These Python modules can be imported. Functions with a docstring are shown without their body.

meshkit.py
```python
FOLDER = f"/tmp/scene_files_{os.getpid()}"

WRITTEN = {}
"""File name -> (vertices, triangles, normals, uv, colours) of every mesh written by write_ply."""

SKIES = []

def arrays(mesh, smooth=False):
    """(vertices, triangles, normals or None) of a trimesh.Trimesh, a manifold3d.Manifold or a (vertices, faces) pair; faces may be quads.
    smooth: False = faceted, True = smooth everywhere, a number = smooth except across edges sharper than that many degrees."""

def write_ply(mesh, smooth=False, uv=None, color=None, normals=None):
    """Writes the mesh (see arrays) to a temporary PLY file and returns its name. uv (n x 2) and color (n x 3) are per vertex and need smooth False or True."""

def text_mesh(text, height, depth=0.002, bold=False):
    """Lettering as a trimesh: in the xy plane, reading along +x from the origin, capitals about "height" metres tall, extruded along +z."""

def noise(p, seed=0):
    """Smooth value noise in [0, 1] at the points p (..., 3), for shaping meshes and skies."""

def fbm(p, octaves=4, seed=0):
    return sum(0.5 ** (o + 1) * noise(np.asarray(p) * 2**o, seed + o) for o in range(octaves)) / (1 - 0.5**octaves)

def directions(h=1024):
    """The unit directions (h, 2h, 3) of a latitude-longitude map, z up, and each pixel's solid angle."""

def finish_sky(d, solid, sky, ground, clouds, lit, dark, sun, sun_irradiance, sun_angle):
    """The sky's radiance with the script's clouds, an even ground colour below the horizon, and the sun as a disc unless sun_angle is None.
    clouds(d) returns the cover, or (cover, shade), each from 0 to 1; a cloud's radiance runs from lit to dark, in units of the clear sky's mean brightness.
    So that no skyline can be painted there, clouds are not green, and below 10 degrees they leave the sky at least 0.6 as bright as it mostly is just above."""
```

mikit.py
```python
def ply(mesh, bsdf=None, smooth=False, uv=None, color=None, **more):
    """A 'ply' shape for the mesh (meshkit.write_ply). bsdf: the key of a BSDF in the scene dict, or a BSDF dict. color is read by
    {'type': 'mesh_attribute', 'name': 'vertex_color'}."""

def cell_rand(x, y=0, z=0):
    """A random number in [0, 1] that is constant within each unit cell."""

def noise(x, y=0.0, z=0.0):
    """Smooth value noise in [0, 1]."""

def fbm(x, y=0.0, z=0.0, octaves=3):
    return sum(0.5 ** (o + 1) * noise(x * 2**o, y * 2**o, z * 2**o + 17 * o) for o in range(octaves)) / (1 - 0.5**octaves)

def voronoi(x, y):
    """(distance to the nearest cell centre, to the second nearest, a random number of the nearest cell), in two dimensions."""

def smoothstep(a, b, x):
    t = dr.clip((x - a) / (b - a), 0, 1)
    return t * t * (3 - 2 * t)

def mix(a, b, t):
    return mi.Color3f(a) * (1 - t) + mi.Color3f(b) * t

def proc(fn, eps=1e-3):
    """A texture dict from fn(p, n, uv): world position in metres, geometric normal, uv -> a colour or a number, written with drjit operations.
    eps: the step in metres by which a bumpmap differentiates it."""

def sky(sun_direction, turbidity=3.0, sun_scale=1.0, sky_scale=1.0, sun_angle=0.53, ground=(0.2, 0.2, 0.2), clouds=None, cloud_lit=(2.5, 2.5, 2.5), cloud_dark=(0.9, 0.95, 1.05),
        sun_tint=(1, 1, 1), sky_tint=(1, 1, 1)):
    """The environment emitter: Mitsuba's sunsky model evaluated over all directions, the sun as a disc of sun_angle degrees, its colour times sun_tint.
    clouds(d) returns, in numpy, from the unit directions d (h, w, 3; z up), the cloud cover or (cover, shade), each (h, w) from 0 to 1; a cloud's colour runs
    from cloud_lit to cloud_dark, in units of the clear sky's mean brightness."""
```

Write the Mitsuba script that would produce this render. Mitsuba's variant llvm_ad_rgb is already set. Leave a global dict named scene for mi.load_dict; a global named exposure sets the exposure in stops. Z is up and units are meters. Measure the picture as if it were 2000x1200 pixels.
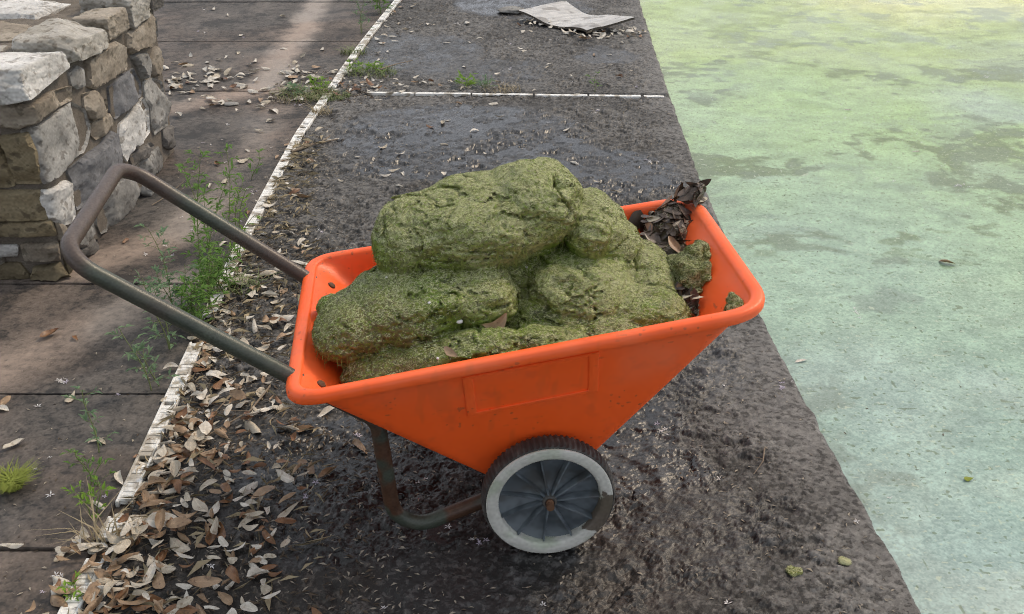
import math
import numpy as np
import drjit as dr
import trimesh
from shapely.geometry import Polygon, Point
from shapely import contains_xy, distance, points as sh_points
from scipy.spatial import Delaunay
import mitsuba as mi
import mikit, meshkit
from mikit import noise, fbm, voronoi, smoothstep, mix, proc

T = mi.ScalarTransform4f
scene, labels = {'type': 'scene'}, {}

# ---------------------------------------------------------------- camera, sky, exposure
PITCH = 0.4739
EYE = np.array([0.0, 0.0, 1.45])
scene['camera'] = {'type': 'perspective', 'fov': 50.927, 'fov_axis': 'x', 'near_clip': 0.05, 'far_clip': 2000.0,
    'to_world': T().look_at(origin=EYE.tolist(), target=[0, math.cos(PITCH), 1.45 - math.sin(PITCH)], up=[0, 0, 1])}
scene['sky'] = mikit.sky((0.62, 0.5, 0.85), turbidity=4, sun_scale=0.30, sun_angle=16, clouds=lambda d: 1.0,
    cloud_lit=(1.42, 1.48, 1.60), cloud_dark=(0.9, 0.95, 1.05))
exposure = 2.45

# ---------------------------------------------------------------- helpers
used = {}
def key_for(name, parent=None):
    base = (parent + '__' if parent else '') + name
    n = used.get(base, -1) + 1
    used[base] = n
    return base if n == 0 else f'{base}_{n:03d}'

def obj(name, mesh, m, parent=None, smooth=False, **kw):
    k = key_for(name, parent)
    scene[k] = mikit.ply(mesh, m, smooth=smooth, **kw)
    return k

def put(name, shape, to_world=None, parent=None):
    k = key_for(name, parent)
    scene[k] = dict(shape)
    if to_world is not None:
        scene[k]['to_world'] = to_world
    return k

def tag(k, label=None, category=None, group=None, kind=None):
    d = {}
    for a, b in (('label', label), ('category', category), ('group', group), ('kind', kind)):
        if b: d[a] = b
    labels[k] = d
    return k

def thing(name, label, category, group=None):
    return tag(key_for(name), label, category, group)

def merge(parts):
    vs, fs, n = [], [], 0
    for v, f in parts:
        vs.append(np.asarray(v, float)); fs.append(np.asarray(f, int) + n); n += len(v)
    return np.vstack(vs), np.vstack(fs)

def grid_faces(nu, nv, wrap_u=False, wrap_v=False):
    iu = np.arange(nu if wrap_u else nu - 1); iv = np.arange(nv if wrap_v else nv - 1)
    a, b = np.meshgrid(iu, iv, indexing='ij')
    a2, b2 = (a + 1) % nu, (b + 1) % nv
    q = np.stack([a * nv + b, a2 * nv + b, a2 * nv + b2, a * nv + b2], -1).reshape(-1, 4)
    return np.vstack([q[:, [0, 1, 2]], q[:, [0, 2, 3]]])

def tube(path, radius, sides=14, caps=True):
    p = np.asarray(path, float); n = len(p)
    r = np.broadcast_to(np.asarray(radius, float), n)
    t = np.gradient(p, axis=0); t /= np.linalg.norm(t, axis=1, keepdims=True) + 1e-12
    u = np.cross(t[0], [0, 0, 1.0]);
    if np.linalg.norm(u) < 1e-3: u = np.cross(t[0], [1.0, 0, 0])
    u /= np.linalg.norm(u); out = []
    a = np.arange(sides) * 2 * np.pi / sides
    for i in range(n):
        u = u - t[i] * (u @ t[i]); u /= np.linalg.norm(u)
        w = np.cross(t[i], u)
        out.append(p[i] + r[i] * (np.cos(a)[:, None] * u + np.sin(a)[:, None] * w))
    v = np.vstack(out); f = grid_faces(n, sides, wrap_v=True)
    if caps:
        k = np.arange(sides)
        v = np.vstack([v, p[0], p[-1]])
        f = np.vstack([f, np.stack([(k + 1) % sides, k, 0 * k + len(v) - 2], 1), np.stack([(n - 1) * sides + k, (n - 1) * sides + (k + 1) % sides, 0 * k + len(v) - 1], 1)])
        f = f[:, ::-1] if False else f
    return v, f[:, ::-1]

def fillet(pts, radii, step=0.012):
    pts = [np.asarray(q, float) for q in pts]; out = [pts[0]]
    for i in range(1, len(pts) - 1):
        a, b, c = pts[i - 1], pts[i], pts[i + 1]
        d1, d2 = (a - b) / np.linalg.norm(a - b), (c - b) / np.linalg.norm(c - b)
        half = math.acos(np.clip(d1 @ d2, -1, 1)) / 2
        r = radii[i - 1]; L = r / math.tan(half)
        s, e = b + d1 * L, b + d2 * L
        m = (d1 + d2) / np.linalg.norm(d1 + d2); cen = b + m * r / math.sin(half)
        va, vb = (s - cen) / r, (e - cen) / r
        om = math.acos(np.clip(va @ vb, -1, 1))
        for k in np.linspace(0, 1, 12):
            out.append(cen + r * (math.sin((1 - k) * om) * va + math.sin(k * om) * vb) / math.sin(om))
    out.append(pts[-1])
    res = [out[0]]
    for a, b in zip(out[:-1], out[1:]):
        k = max(1, int(np.linalg.norm(b - a) / 0.05))
        for s in range(1, k + 1): res.append(a + (b - a) * s / k)
    return np.array(res)

def box(x0, x1, y0, y1, z0, z1):
    m = trimesh.creation.box(extents=(x1 - x0, y1 - y0, z1 - z0))
    return m.vertices + [(x0 + x1) / 2, (y0 + y1) / 2, (z0 + z1) / 2], np.array(m.faces)

def lathe(profile, sides, axis_map):
    """profile (r, h) pairs; revolved; axis_map turns (r cos, r sin, h) columns into xyz."""
    a = np.arange(sides) * 2 * np.pi / sides
    pr = np.asarray(profile, float)
    v = np.stack([pr[None, :, 0] * np.cos(a)[:, None], pr[None, :, 0] * np.sin(a)[:, None], np.broadcast_to(pr[:, 1], (sides, len(pr)))], -1)
    return axis_map(v.reshape(-1, 3)), grid_faces(sides, len(pr), wrap_u=True)

def nfbm(x, y, z=0.0, f=1.0, octaves=3, seed=0):
    x, y, z = np.broadcast_arrays(x, y, z)
    return meshkit.fbm(np.stack([x * f, y * f, z * f], -1), octaves, seed)

def sstep(a, b, x):
    t = np.clip((x - a) / (b - a), 0, 1)
    return t * t * (3 - 2 * t)

def surface_nets(s, origin, h):
    ins = s < 0
    nx, ny, nz = s.shape
    acc = np.zeros((nx - 1, ny - 1, nz - 1, 3), np.float32); cnt = np.zeros((nx - 1, ny - 1, nz - 1), np.float32)
    faces = []
    for ax in range(3):
        lo = [slice(None)] * 3; hi = [slice(None)] * 3; lo[ax] = slice(0, -1); hi[ax] = slice(1, None)
        a, b = s[tuple(lo)], s[tuple(hi)]
        i = np.argwhere((a < 0) != (b < 0))
        va, vb = a[tuple(i.T)], b[tuple(i.T)]
        pt = i.astype(np.float32); pt[:, ax] += va / (va - vb)
        o = [k for k in range(3) if k != ax]
        for du in (0, -1):
            for dv in (0, -1):
                c = i.copy(); c[:, o[0]] += du; c[:, o[1]] += dv
                ok = (c >= 0).all(1) & (c < [nx - 1, ny - 1, nz - 1]).all(1)
                np.add.at(acc, tuple(c[ok].T), pt[ok]); np.add.at(cnt, tuple(c[ok].T), 1)
        ok = (i[:, o[0]] > 0) & (i[:, o[1]] > 0) & (i[:, o[0]] < s.shape[o[0]] - 1) & (i[:, o[1]] < s.shape[o[1]] - 1)
        i, va = i[ok], va[ok]
        e = np.eye(3, dtype=int)
        q = np.stack([i - e[o[0]] - e[o[1]], i - e[o[1]], i, i - e[o[0]]], 1)
        flip = (va < 0) ^ (ax == 1)
        q[~flip] = q[~flip][:, ::-1]
        faces.append(q)
    ids = -np.ones(cnt.shape, int); on = cnt > 0
    ids[on] = np.arange(on.sum())
    v = acc[on] / cnt[on][:, None] * h + origin
    q = np.vstack(faces); f = ids[q[..., 0], q[..., 1], q[..., 2]]
    return v.astype(float), np.vstack([f[:, [0, 1, 2]], f[:, [0, 2, 3]]])

def vnormals(v, f):
    n = np.zeros_like(v); fn = np.cross(v[f[:, 1]] - v[f[:, 0]], v[f[:, 2]] - v[f[:, 0]])
    for k in range(3): np.add.at(n, f[:, k], fn)
    return n / (np.linalg.norm(n, axis=1, keepdims=True) + 1e-12)

# ---------------------------------------------------------------- materials
def bsdf(name, color, rough=0.6, spec=0.5, **kw):
    b = {'type': 'principled', 'base_color': color if isinstance(color, dict) else {'type': 'rgb', 'value': list(color)},
         'roughness': rough, 'specular': spec, **kw}
    scene[name] = {'type': 'twosided', 'bsdf': b}
    return name

def walk_color(p, n, uv):
    t, wet = uv.y, uv.x
    g = noise(p.x * 420, p.y * 420, p.z * 420)
    ux = p.x + .008 * (noise(p.x * 60, p.y * 60, 7.0) - .5); uy = p.y + .008 * (noise(p.x * 60 + 5, p.y * 60, 3.0) - .5)
    g2 = fbm(ux * 96 + 3, uy * 112, 2.0, 2); g3 = noise(ux * 46, uy * 56 + 9, 5.0)
    t = t + (g - .5) * .30 - .30 * smoothstep(.42, .36, g2) - .12 * smoothstep(.26, .16, g3) + .20 * smoothstep(.62, .70, g2)
    t = dr.clip(t, 0, 1)
    c = mix((.0145, .014, .0138), (.205, .200, .194), t)
    br = smoothstep(.42, .7, fbm(p.x * 5.1 + 7, p.y * 5.1, 2.0)) * smoothstep(2.1, 1.65, p.y) * smoothstep(.45, .1, p.x)
    c = mix(c, c * mi.Color3f(1.12, .96, .80), br)
    return mix(c, c * mi.Color3f(.20, .205, .235), wet)
bsdf('m_walk', proc(walk_color), proc(lambda p, n, uv: .76 - .62 * dr.minimum(uv.x, .95)), 0.6)

def patio_color(p, n, uv):
    t = dr.clip(uv.y + (noise(p.x * 260, p.y * 260, 0) - .5) * .18 - .12 * smoothstep(.34, .18, noise(p.x * 85, p.y * 85, 4.0)) - .14 * smoothstep(.5, .7, fbm(p.x * 14, p.y * 14, 6.0)), 0, 1)
    c = mix((.030, .029, .0285), (.275, .240, .213), t)
    red = smoothstep(.45, .75, fbm(p.x * 2.2, p.y * 2.2 + 4, 1.0))
    return mix(c, c * mi.Color3f(1.06, .96, .9), red)
bsdf('m_patio', proc(patio_color), proc(lambda p, n, uv: .72 - .4 * uv.x), 0.45)

def water_color(p, n, uv):
    wx = p.x + .16 * (fbm(p.x * 2.1, p.y * 2.1, 3.0) - .5); wy = p.y + .16 * (fbm(p.x * 2.1 + 9, p.y * 2.1, 5.0) - .5)
    far = smoothstep(2.1, 5.4, p.y + .35 * p.x + 1.2 * (fbm(p.x * .8, p.y * .8, 0) - .5))
    c = mix((.250, .352, .318), (.255, .368, .160), far)  # bluish near end: sky sheen painted into the film colour
    yel = smoothstep(.40, .75, fbm(wx * .7 + 3, wy * .45, 1.0) + .25 * smoothstep(5.0, 7.5, p.y))
    c = mix(c, (.33, .37, .11), yel * .4 * far)
    veil = smoothstep(.50, .70, fbm(wx * 1.3 + 1, wy * 1.0 + 7, 4.0, 4))
    c = mix(c, (.31, .375, .385), veil * .60 * (.4 + .6 * smoothstep(.9, 1.6, p.x)) * (1 - .7 * smoothstep(4.2, 6.0, p.y)))
    glare = smoothstep(6.2, 7.6, p.y + .6 * (fbm(wx * 2, wy * 1.2, 6.0) - .5)) * smoothstep(1.5, 2.6, p.x)
    c = mix(c, (.60, .58, .26), glare * .6)  # yellow reflection at the far right, painted into the film colour
    mott = fbm(wx * 12, wy * 17, 2.0, 4)
    c = c * (.72 + .60 * mott)
    # thin places where darker weed shows through the film
    rag = fbm(wx * 14, wy * 17, 1.0, 4) - .5
    open_ = fbm(wx * 2.2 + 5, wy * 2.7 + 2, 8.0, 5) + .50 * rag
    mask = smoothstep(2.9, 3.6, p.y) * (1 - .65 * smoothstep(5.2, 7.0, p.y))
    k = smoothstep(.56, .70, open_) * mask
    c = mix(c, (.095, .125, .038), k * .78)
    grey = smoothstep(.60, .72, fbm(wx * 2.6 + 31, wy * 3.0, 3.0, 4) + .5 * rag) * (1 - .5 * mask)
    c = mix(c, (.16, .20, .165), grey * .55)
    fine = noise(p.x * 110, p.y * 120, 0) * .5 + noise(p.x * 260, p.y * 270, 4) * .5
    c = c * (.70 + .60 * fine)
    sp = smoothstep(.84, .92, noise(p.x * 75 + 30, p.y * 95, 9))
    c = mix(c, (.10, .13, .06), sp * .6)
    lit = smoothstep(.86, .93, noise(p.x * 110 + 11, p.y * 160, 2))
    return mix(c, (.42, .48, .36), lit * .6)
bsdf('m_water', proc(water_color), proc(lambda p, n, uv: .10 + .22 * smoothstep(.40, .62, fbm(p.x * 5, p.y * 5, 2.0))), 0.55)

def stone_bsdf(name, a, b, c, seed):
    def col(p, n, uv):
        f = fbm(p.x * 9 + seed, p.y * 9, p.z * 9, 3)
        g = fbm(p.x * 46, p.y * 46 + seed, p.z * 46, 3)
        k = mix(a, b, smoothstep(.3, .7, f))
        k = mix(k, c, smoothstep(.56, .72, g) * .75)
        k = k * (.78 + .44 * noise(p.x * 160, p.y * 160, p.z * 160))
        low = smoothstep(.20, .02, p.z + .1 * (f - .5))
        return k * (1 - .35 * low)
    bsdf(name, proc(col), .82, .35)
stone_bsdf('m_stone_grey', (.20, .195, .185), (.33, .325, .31), (.12, .11, .10), 1.0)
stone_bsdf('m_stone_lime', (.25, .235, .205), (.37, .355, .325), (.13, .11, .085), 12.0)
stone_bsdf('m_stone_tan', (.20, .17, .135), (.30, .265, .22), (.11, .095, .07), 23.0)
stone_bsdf('m_stone_brown', (.13, .105, .065), (.20, .165, .105), (.065, .052, .034), 34.0)
stone_bsdf('m_stone_blue', (.125, .128, .137), (.175, .177, .187), (.095, .095, .10), 45.0)
stone_bsdf('m_stone_white', (.38, .375, .36), (.55, .545, .53), (.20, .185, .165), 56.0)
stone_bsdf('m_stone_dark', (.095, .088, .08), (.17, .16, .15), (.055, .05, .045), 67.0)
STONE_VARIANTS = {'grey': 'm_stone_grey', 'lime': 'm_stone_lime', 'tan': 'm_stone_tan', 'brown': 'm_stone_brown', 'blue': 'm_stone_blue', 'white': 'm_stone_white', 'dark': 'm_stone_dark'}
bsdf('m_mortar', proc(lambda p, n, uv: mix((.085, .074, .062), (.17, .148, .125), fbm(p.x * 24, p.y * 24, p.z * 24)) * (.75 + .5 * noise(p.x * 220, p.y * 220, p.z * 220))), .9, .2)

def orange_color(p, n, uv):
    c = mi.Color3f(.92, .112, .014)
    d = fbm(p.x * 26, p.y * 26, p.z * 26, 4)
    c = mix(c, (.50, .085, .03), smoothstep(.58, .80, d) * .22)
    sp = smoothstep(.80, .86, noise(p.x * 120, p.y * 120, p.z * 120)) * smoothstep(.5, .62, fbm(p.x * 9, p.y * 9, p.z * 9))
    c = mix(c, (.13, .06, .03), sp * .45)
    rim_sheen = smoothstep(.35, .75, fbm(p.x * 7 + 3, p.y * 7, p.z * 7)) * smoothstep(.30, .50, p.z)
    c = mix(c, (.80, .26, .14), rim_sheen * .36)  # pinkish rim highlight painted into the plastic, stronger higher up
    scr = smoothstep(.90, .96, noise(p.x * 14 + 40 * p.z, p.y * 160, p.z * 260)) * smoothstep(.45, .6, fbm(p.x * 5, p.y * 5, p.z * 5))
    c = mix(c, (.85, .40, .25), scr * .35)
    drip = smoothstep(.60, .74, fbm(p.x * 38, p.y * 38, p.z * 5)) * smoothstep(.34, .42, fbm(p.x * 4 + 1, p.y * 4, 0))
    return mix(c, (.30, .10, .03), drip * .14)
bsdf('m_orange', proc(orange_color), proc(lambda p, n, uv: .34 + .25 * fbm(p.x * 30, p.y * 30, p.z * 30)), .5)

def tube_color(p, n, uv):
    rust = mix((.075, .055, .048), (.115, .082, .068), fbm(p.x * 55, p.y * 55, p.z * 55))
    green = mix((.05, .062, .05), (.078, .092, .07), noise(p.x * 40, p.y * 40, p.z * 40))
    brown = mix((.06, .028, .016), (.12, .06, .035), fbm(p.x * 80, p.y * 80, p.z * 80))
    k = smoothstep(.42, .58, fbm(p.x * 6 + 2, p.y * 6, p.z * 6) + .3 * smoothstep(.72, .5, p.z) - .20)
    c = mix(rust, green, k)
    low = smoothstep(.36, .25, p.z) * smoothstep(.42, .56, fbm(p.x * 17, p.y * 17 + 3, p.z * 17))
    c = mix(c, brown, low)
    return c * (.55 + .4 * noise(p.x * 300, p.y * 300, p.z * 300))
bsdf('m_tube', proc(tube_color), .42, .5)
bsdf('m_rust', proc(lambda p, n, uv: mix((.07, .035, .02), (.17, .085, .045), fbm(p.x * 90, p.y * 90, p.z * 90))), .75, .4)
bsdf('m_tyre', proc(lambda p, n, uv: mix((.035, .033, .032), (.085, .08, .075), smoothstep(.4, .8, fbm(p.x * 50, p.y * 50, p.z * 50)))), .62, .4)
def ring_color(p, n, uv):
    c = mix((.42, .42, .39), (.57, .57, .54), fbm(p.x * 35, p.y * 35, p.z * 35))
    c = mix(c, (.30, .36, .26), smoothstep(.52, .72, fbm(p.x * 16 + 5, p.y * 16, p.z * 16)) * .6)
    d = dr.sqrt(dr.square(p.x - .190) + dr.square(p.z - .095))
    mud = smoothstep(.62, .72, fbm(p.x * 60, p.y * 60, p.z * 60 + 2) * .75 + .55 * smoothstep(.085, .015, d))
    c = mix(c, (.075, .055, .04), mud * .92)
    return c * (.88 + .24 * noise(p.x * 200, p.y * 200, p.z * 200))
bsdf('m_ring', proc(ring_color), .5, .4)
def disc_color(p, n, uv):
    c = mix((.060, .074, .088), (.125, .148, .170), smoothstep(.3, .7, fbm(p.x * 30, p.y * 30, p.z * 30)))
    return mix(c, (.05, .045, .04), smoothstep(.54, .72, fbm(p.x * 22 + 8, p.y * 22, p.z * 22, 4)) * .55)
bsdf('m_disc', proc(disc_color), .45, .5)
bsdf('m_hub', (.16, .155, .15), .4, .5, metallic=.6)

def algae_color(p, n, uv):
    f = fbm(p.x * 11, p.y * 11, p.z * 11, 3); g = fbm(p.x * 60, p.y * 60, p.z * 60, 3)
    c = mix((.032, .042, .006), (.150, .185, .030), smoothstep(.34, .66, g))
    c = mix(c, (.125, .215, .014), smoothstep(.48, .64, f) * .7)
    pale = smoothstep(.40, .68, fbm(p.x * 7 + 4, p.y * 7, p.z * 7) + .30 * smoothstep(.44, .66, p.z) + .12 * smoothstep(-.1, .3, p.x) - .06)
    c = mix(c, (.30, .30, .14), pale * .70)  # paler towards top and right: dried algae, plus light put into the colour
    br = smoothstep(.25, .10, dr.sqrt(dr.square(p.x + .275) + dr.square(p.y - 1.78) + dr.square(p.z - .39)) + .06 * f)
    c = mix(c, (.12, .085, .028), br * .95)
    return c * (.45 + 1.1 * noise(p.x * 200, p.y * 200, p.z * 200))
bsdf('m_algae', proc(algae_color), .52, .45)
bsdf('m_fibre_pale', (.46, .47, .27), .7, .3)
bsdf('m_fibre_olive', (.13, .155, .03), .7, .3)
bsdf('m_fibre_green', (.19, .28, .03), .7, .3)
bsdf('m_fibre_dark', (.055, .06, .018), .8, .3)

def leaf_bsdf(name, a, b, spot, rough, seed):
    def col(p, n, uv):
        f = fbm(p.x * 60 + seed, p.y * 60, p.z * 60)
        c = mix(a, b, smoothstep(.3, .7, f))
        v = dr.abs(uv.y - .5)
        rib = smoothstep(.06, .02, v)
        c = mix(c, c * 1.25, rib * .7)
        vein = smoothstep(.75, .95, dr.sin((uv.x * 9 + v * 5) * 6.2832))
        c = c * (1 - .10 * vein)
        return mix(c, spot, smoothstep(.62, .74, fbm(p.x * 150, p.y * 150 + seed, p.z * 150)) * .6)
    bsdf(name, proc(col), rough, .45)
leaf_bsdf('m_leaf_pale', (.44, .405, .345), (.58, .545, .485), (.26, .21, .15), .65, 1.0)
leaf_bsdf('m_leaf_cream', (.34, .30, .235), (.46, .41, .33), (.18, .12, .07), .6, 8.0)
leaf_bsdf('m_leaf_tan', (.20, .13, .075), (.31, .21, .13), (.10, .06, .035), .5, 15.0)
leaf_bsdf('m_leaf_brown', (.12, .055, .024), (.20, .10, .045), (.06, .03, .015), .45, 22.0)
leaf_bsdf('m_leaf_dark', (.050, .036, .029), (.105, .075, .058), (.13, .10, .085), .42, 29.0)
bsdf('m_blossom', (.74, .72, .72), .7, .3)
bsdf('m_blossom_mauve', (.50, .46, .56), .7, .3)
bsdf('m_fleck', (.30, .265, .215), .8, .3)
bsdf('m_fleck_dark', (.08, .06, .042), .8, .3)
bsdf('m_twig', proc(lambda p, n, uv: mix((.14, .105, .075), (.26, .215, .165), fbm(p.x * 90, p.y * 90, p.z * 90))), .8, .3)
bsdf('m_plastic', proc(lambda p, n, uv: mix((.72, .72, .70), (.36, .33, .28), smoothstep(.47, .68, fbm(p.x * 30, p.y * 30, 1.0, 4))) * (.9 + .2 * noise(p.x * 150, p.y * 150, 0))), .5, .4)
bsdf('m_soil', (.075, .062, .052), .9, .2)
bsdf('m_slot', (.03, .027, .024), .9, .2)
scene['m_weed'] = {'type': 'principledthin', 'base_color': {'type': 'rgb', 'value': [.17, .30, .085]}, 'roughness': .5, 'diff_trans': .7}
scene['m_weed_blue'] = {'type': 'principledthin', 'base_color': {'type': 'rgb', 'value': [.20, .30, .18]}, 'roughness': .5, 'diff_trans': .7}
scene['m_weed_bright'] = {'type': 'principledthin', 'base_color': {'type': 'rgb', 'value': [.24, .40, .07]}, 'roughness': .5, 'diff_trans': .8}
bsdf('m_stem', (.16, .20, .075), .6, .4)
bsdf('m_stem_dry', (.30, .25, .16), .7, .3)
def board_color(p, n, uv):
    g = noise(uv.x * 5, uv.y * 70, 1.0) * .6 + noise(uv.x * 14, uv.y * 190, 2.0) * .4
    c = mix((.30, .297, .292), (.58, .575, .565), g)
    return mix(c, (.12, .11, .10), smoothstep(.55, .7, fbm(uv.x * 5, uv.y * 9, 3.0)) * .55)
bsdf('m_board', proc(board_color), .7, .35)
bsdf('m_board_edge', (.075, .065, .055), .8, .3)
bsdf('m_moss', (.21, .25, .05), .8, .2)
bsdf('m_lawn', proc(lambda p, n, uv: mix((.04, .05, .02), (.09, .10, .04), fbm(p.x * 3, p.y * 3, 0))), .9, .2)
STONES = [('tan',[0.88,0.556,0.941,0.561,1.166,0.572,1.21,0.514,1.171,0.464,1.11,0.462,0.962,0.484,0.891,0.487,0.859,0.515]),
('tan',[0.453,0.561,0.515,0.571,0.741,0.56,0.82,0.519,0.792,0.452,0.637,0.461,0.487,0.467,0.435,0.49]),
('grey',[0.31,0.557,0.373,0.567,0.419,0.542,0.413,0.501,0.343,0.509,0.309,0.53]),
('tan',[0.129,0.549,0.295,0.521,0.285,0.491,0.166,0.501,0.055,0.504,-0.02,0.498,-0.044,0.487,-0.102,0.495,-0.147,0.496,-0.133,0.559,-0.088,0.559,-0.02,0.548]),
('grey',[-0.035,0.476,0.081,0.477,0.145,0.476,0.281,0.476,0.369,0.424,0.385,0.364,0.343,0.329,0.297,0.312,0.204,0.325,0.099,0.314,-0.001,0.317,-0.011,0.352,-0.013,0.416]),
('tan',[0.383,0.471,0.481,0.457,0.5,0.425,0.568,0.4,0.566,0.374,0.489,0.375,0.43,0.376,0.404,0.401,0.38,0.438]),
('blue',[0.61,0.429,0.759,0.433,0.883,0.425,0.931,0.364,0.917,0.323,0.772,0.323,0.62,0.324,0.592,0.353,0.611,0.389]),
('grey',[0.894,0.469,0.953,0.466,1.064,0.436,1.058,0.373,0.968,0.373,0.936,0.42]),
('tan',[1.099,0.402,1.166,0.441,1.195,0.378,1.174,0.336,1.085,0.35]),
('grey',[0.976,0.352,1.067,0.341,1.176,0.301,1.198,0.19,1.168,0.131,1.081,0.142,1.001,0.147,0.985,0.193,0.998,0.256,0.96,0.297]),
('white',[0.944,0.302,0.976,0.252,0.949,0.174,0.86,0.163,0.734,0.179,0.668,0.155,0.636,0.193,0.637,0.261,0.661,0.285,0.754,0.288,0.865,0.294]),
('tan',[0.401,0.366,0.459,0.365,0.579,0.348,0.607,0.31,0.515,0.305,0.419,0.316,0.388,0.342]),
('blue',[0.152,0.293,0.286,0.29,0.465,0.278,0.565,0.29,0.608,0.246,0.613,0.202,0.594,0.166,0.518,0.156,0.425,0.149,0.322,0.147,0.167,0.167,0.155,0.203,0.172,0.262]),
('dark',[0.7,0.148,0.818,0.143,0.938,0.127,0.967,0.107,0.924,0.086,0.772,0.113,0.715,0.119]),
('grey',[0.74,0.098,0.869,0.093,1.016,0.082,1.046,0.033,1.024,0.003,0.896,0.007,0.769,0.06]),
('dark',[1.106,0.122,1.208,0.11,1.212,0.046,1.166,0.029,1.097,0.063]),
('white',[-0.017,0.287,0.131,0.269,0.151,0.239,0.144,0.156,0.123,0.141,0.043,0.163,-0.008,0.201,-0.024,0.249]),
('grey',[0.323,0.1,0.417,0.115,0.548,0.13,0.699,0.066,0.728,0.003,0.683,-0.024,0.537,-0.001,0.413,-0.006,0.317,0.02,0.3,0.055]),
('grey',[0.195,0.086,0.262,0.078,0.268,0.041,0.157,0.038,0.103,0.067,0.102,0.1]),
('tan',[0.01,0.18,0.04,0.157,0.049,0.126,0.014,0.124]),
('dark',[0.144,0.031,0.217,0.035,0.275,0.006,0.261,-0.021,0.134,0.012,0.1,0.035]),
('brown',[0.015,0.11,0.085,0.093,0.099,0.033,0.123,-0.008,0.023,-0.002]),
('brown',[-0.1,0.456,-0.021,0.468,-0.009,0.409,-0.014,0.318,-0.083,0.318,-0.09,0.377]),
('brown',[-0.154,0.464,-0.109,0.464,-0.101,0.377,-0.094,0.313,-0.113,0.306,-0.188,0.31]),
('brown',[-0.193,0.289,-0.019,0.287,-0.014,0.201,-0.213,0.201]),
('brown',[-0.214,0.193,-0.011,0.193,-0.002,0.149,-0.225,0.147]),
('white',[-0.218,0.108,-0.13,0.108,-0.135,0.082,-0.224,0.078]),
('tan',[-0.11,0.113,-0.004,0.116,-0.006,0.065,-0.109,0.065]),
('brown',[-0.247,0.049,-0.133,0.049,-0.11,0.003,-0.258,-0.0]),
('brown',[-0.088,0.035,-0.006,0.049,0.005,0.007,-0.101,0.003])]

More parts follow.
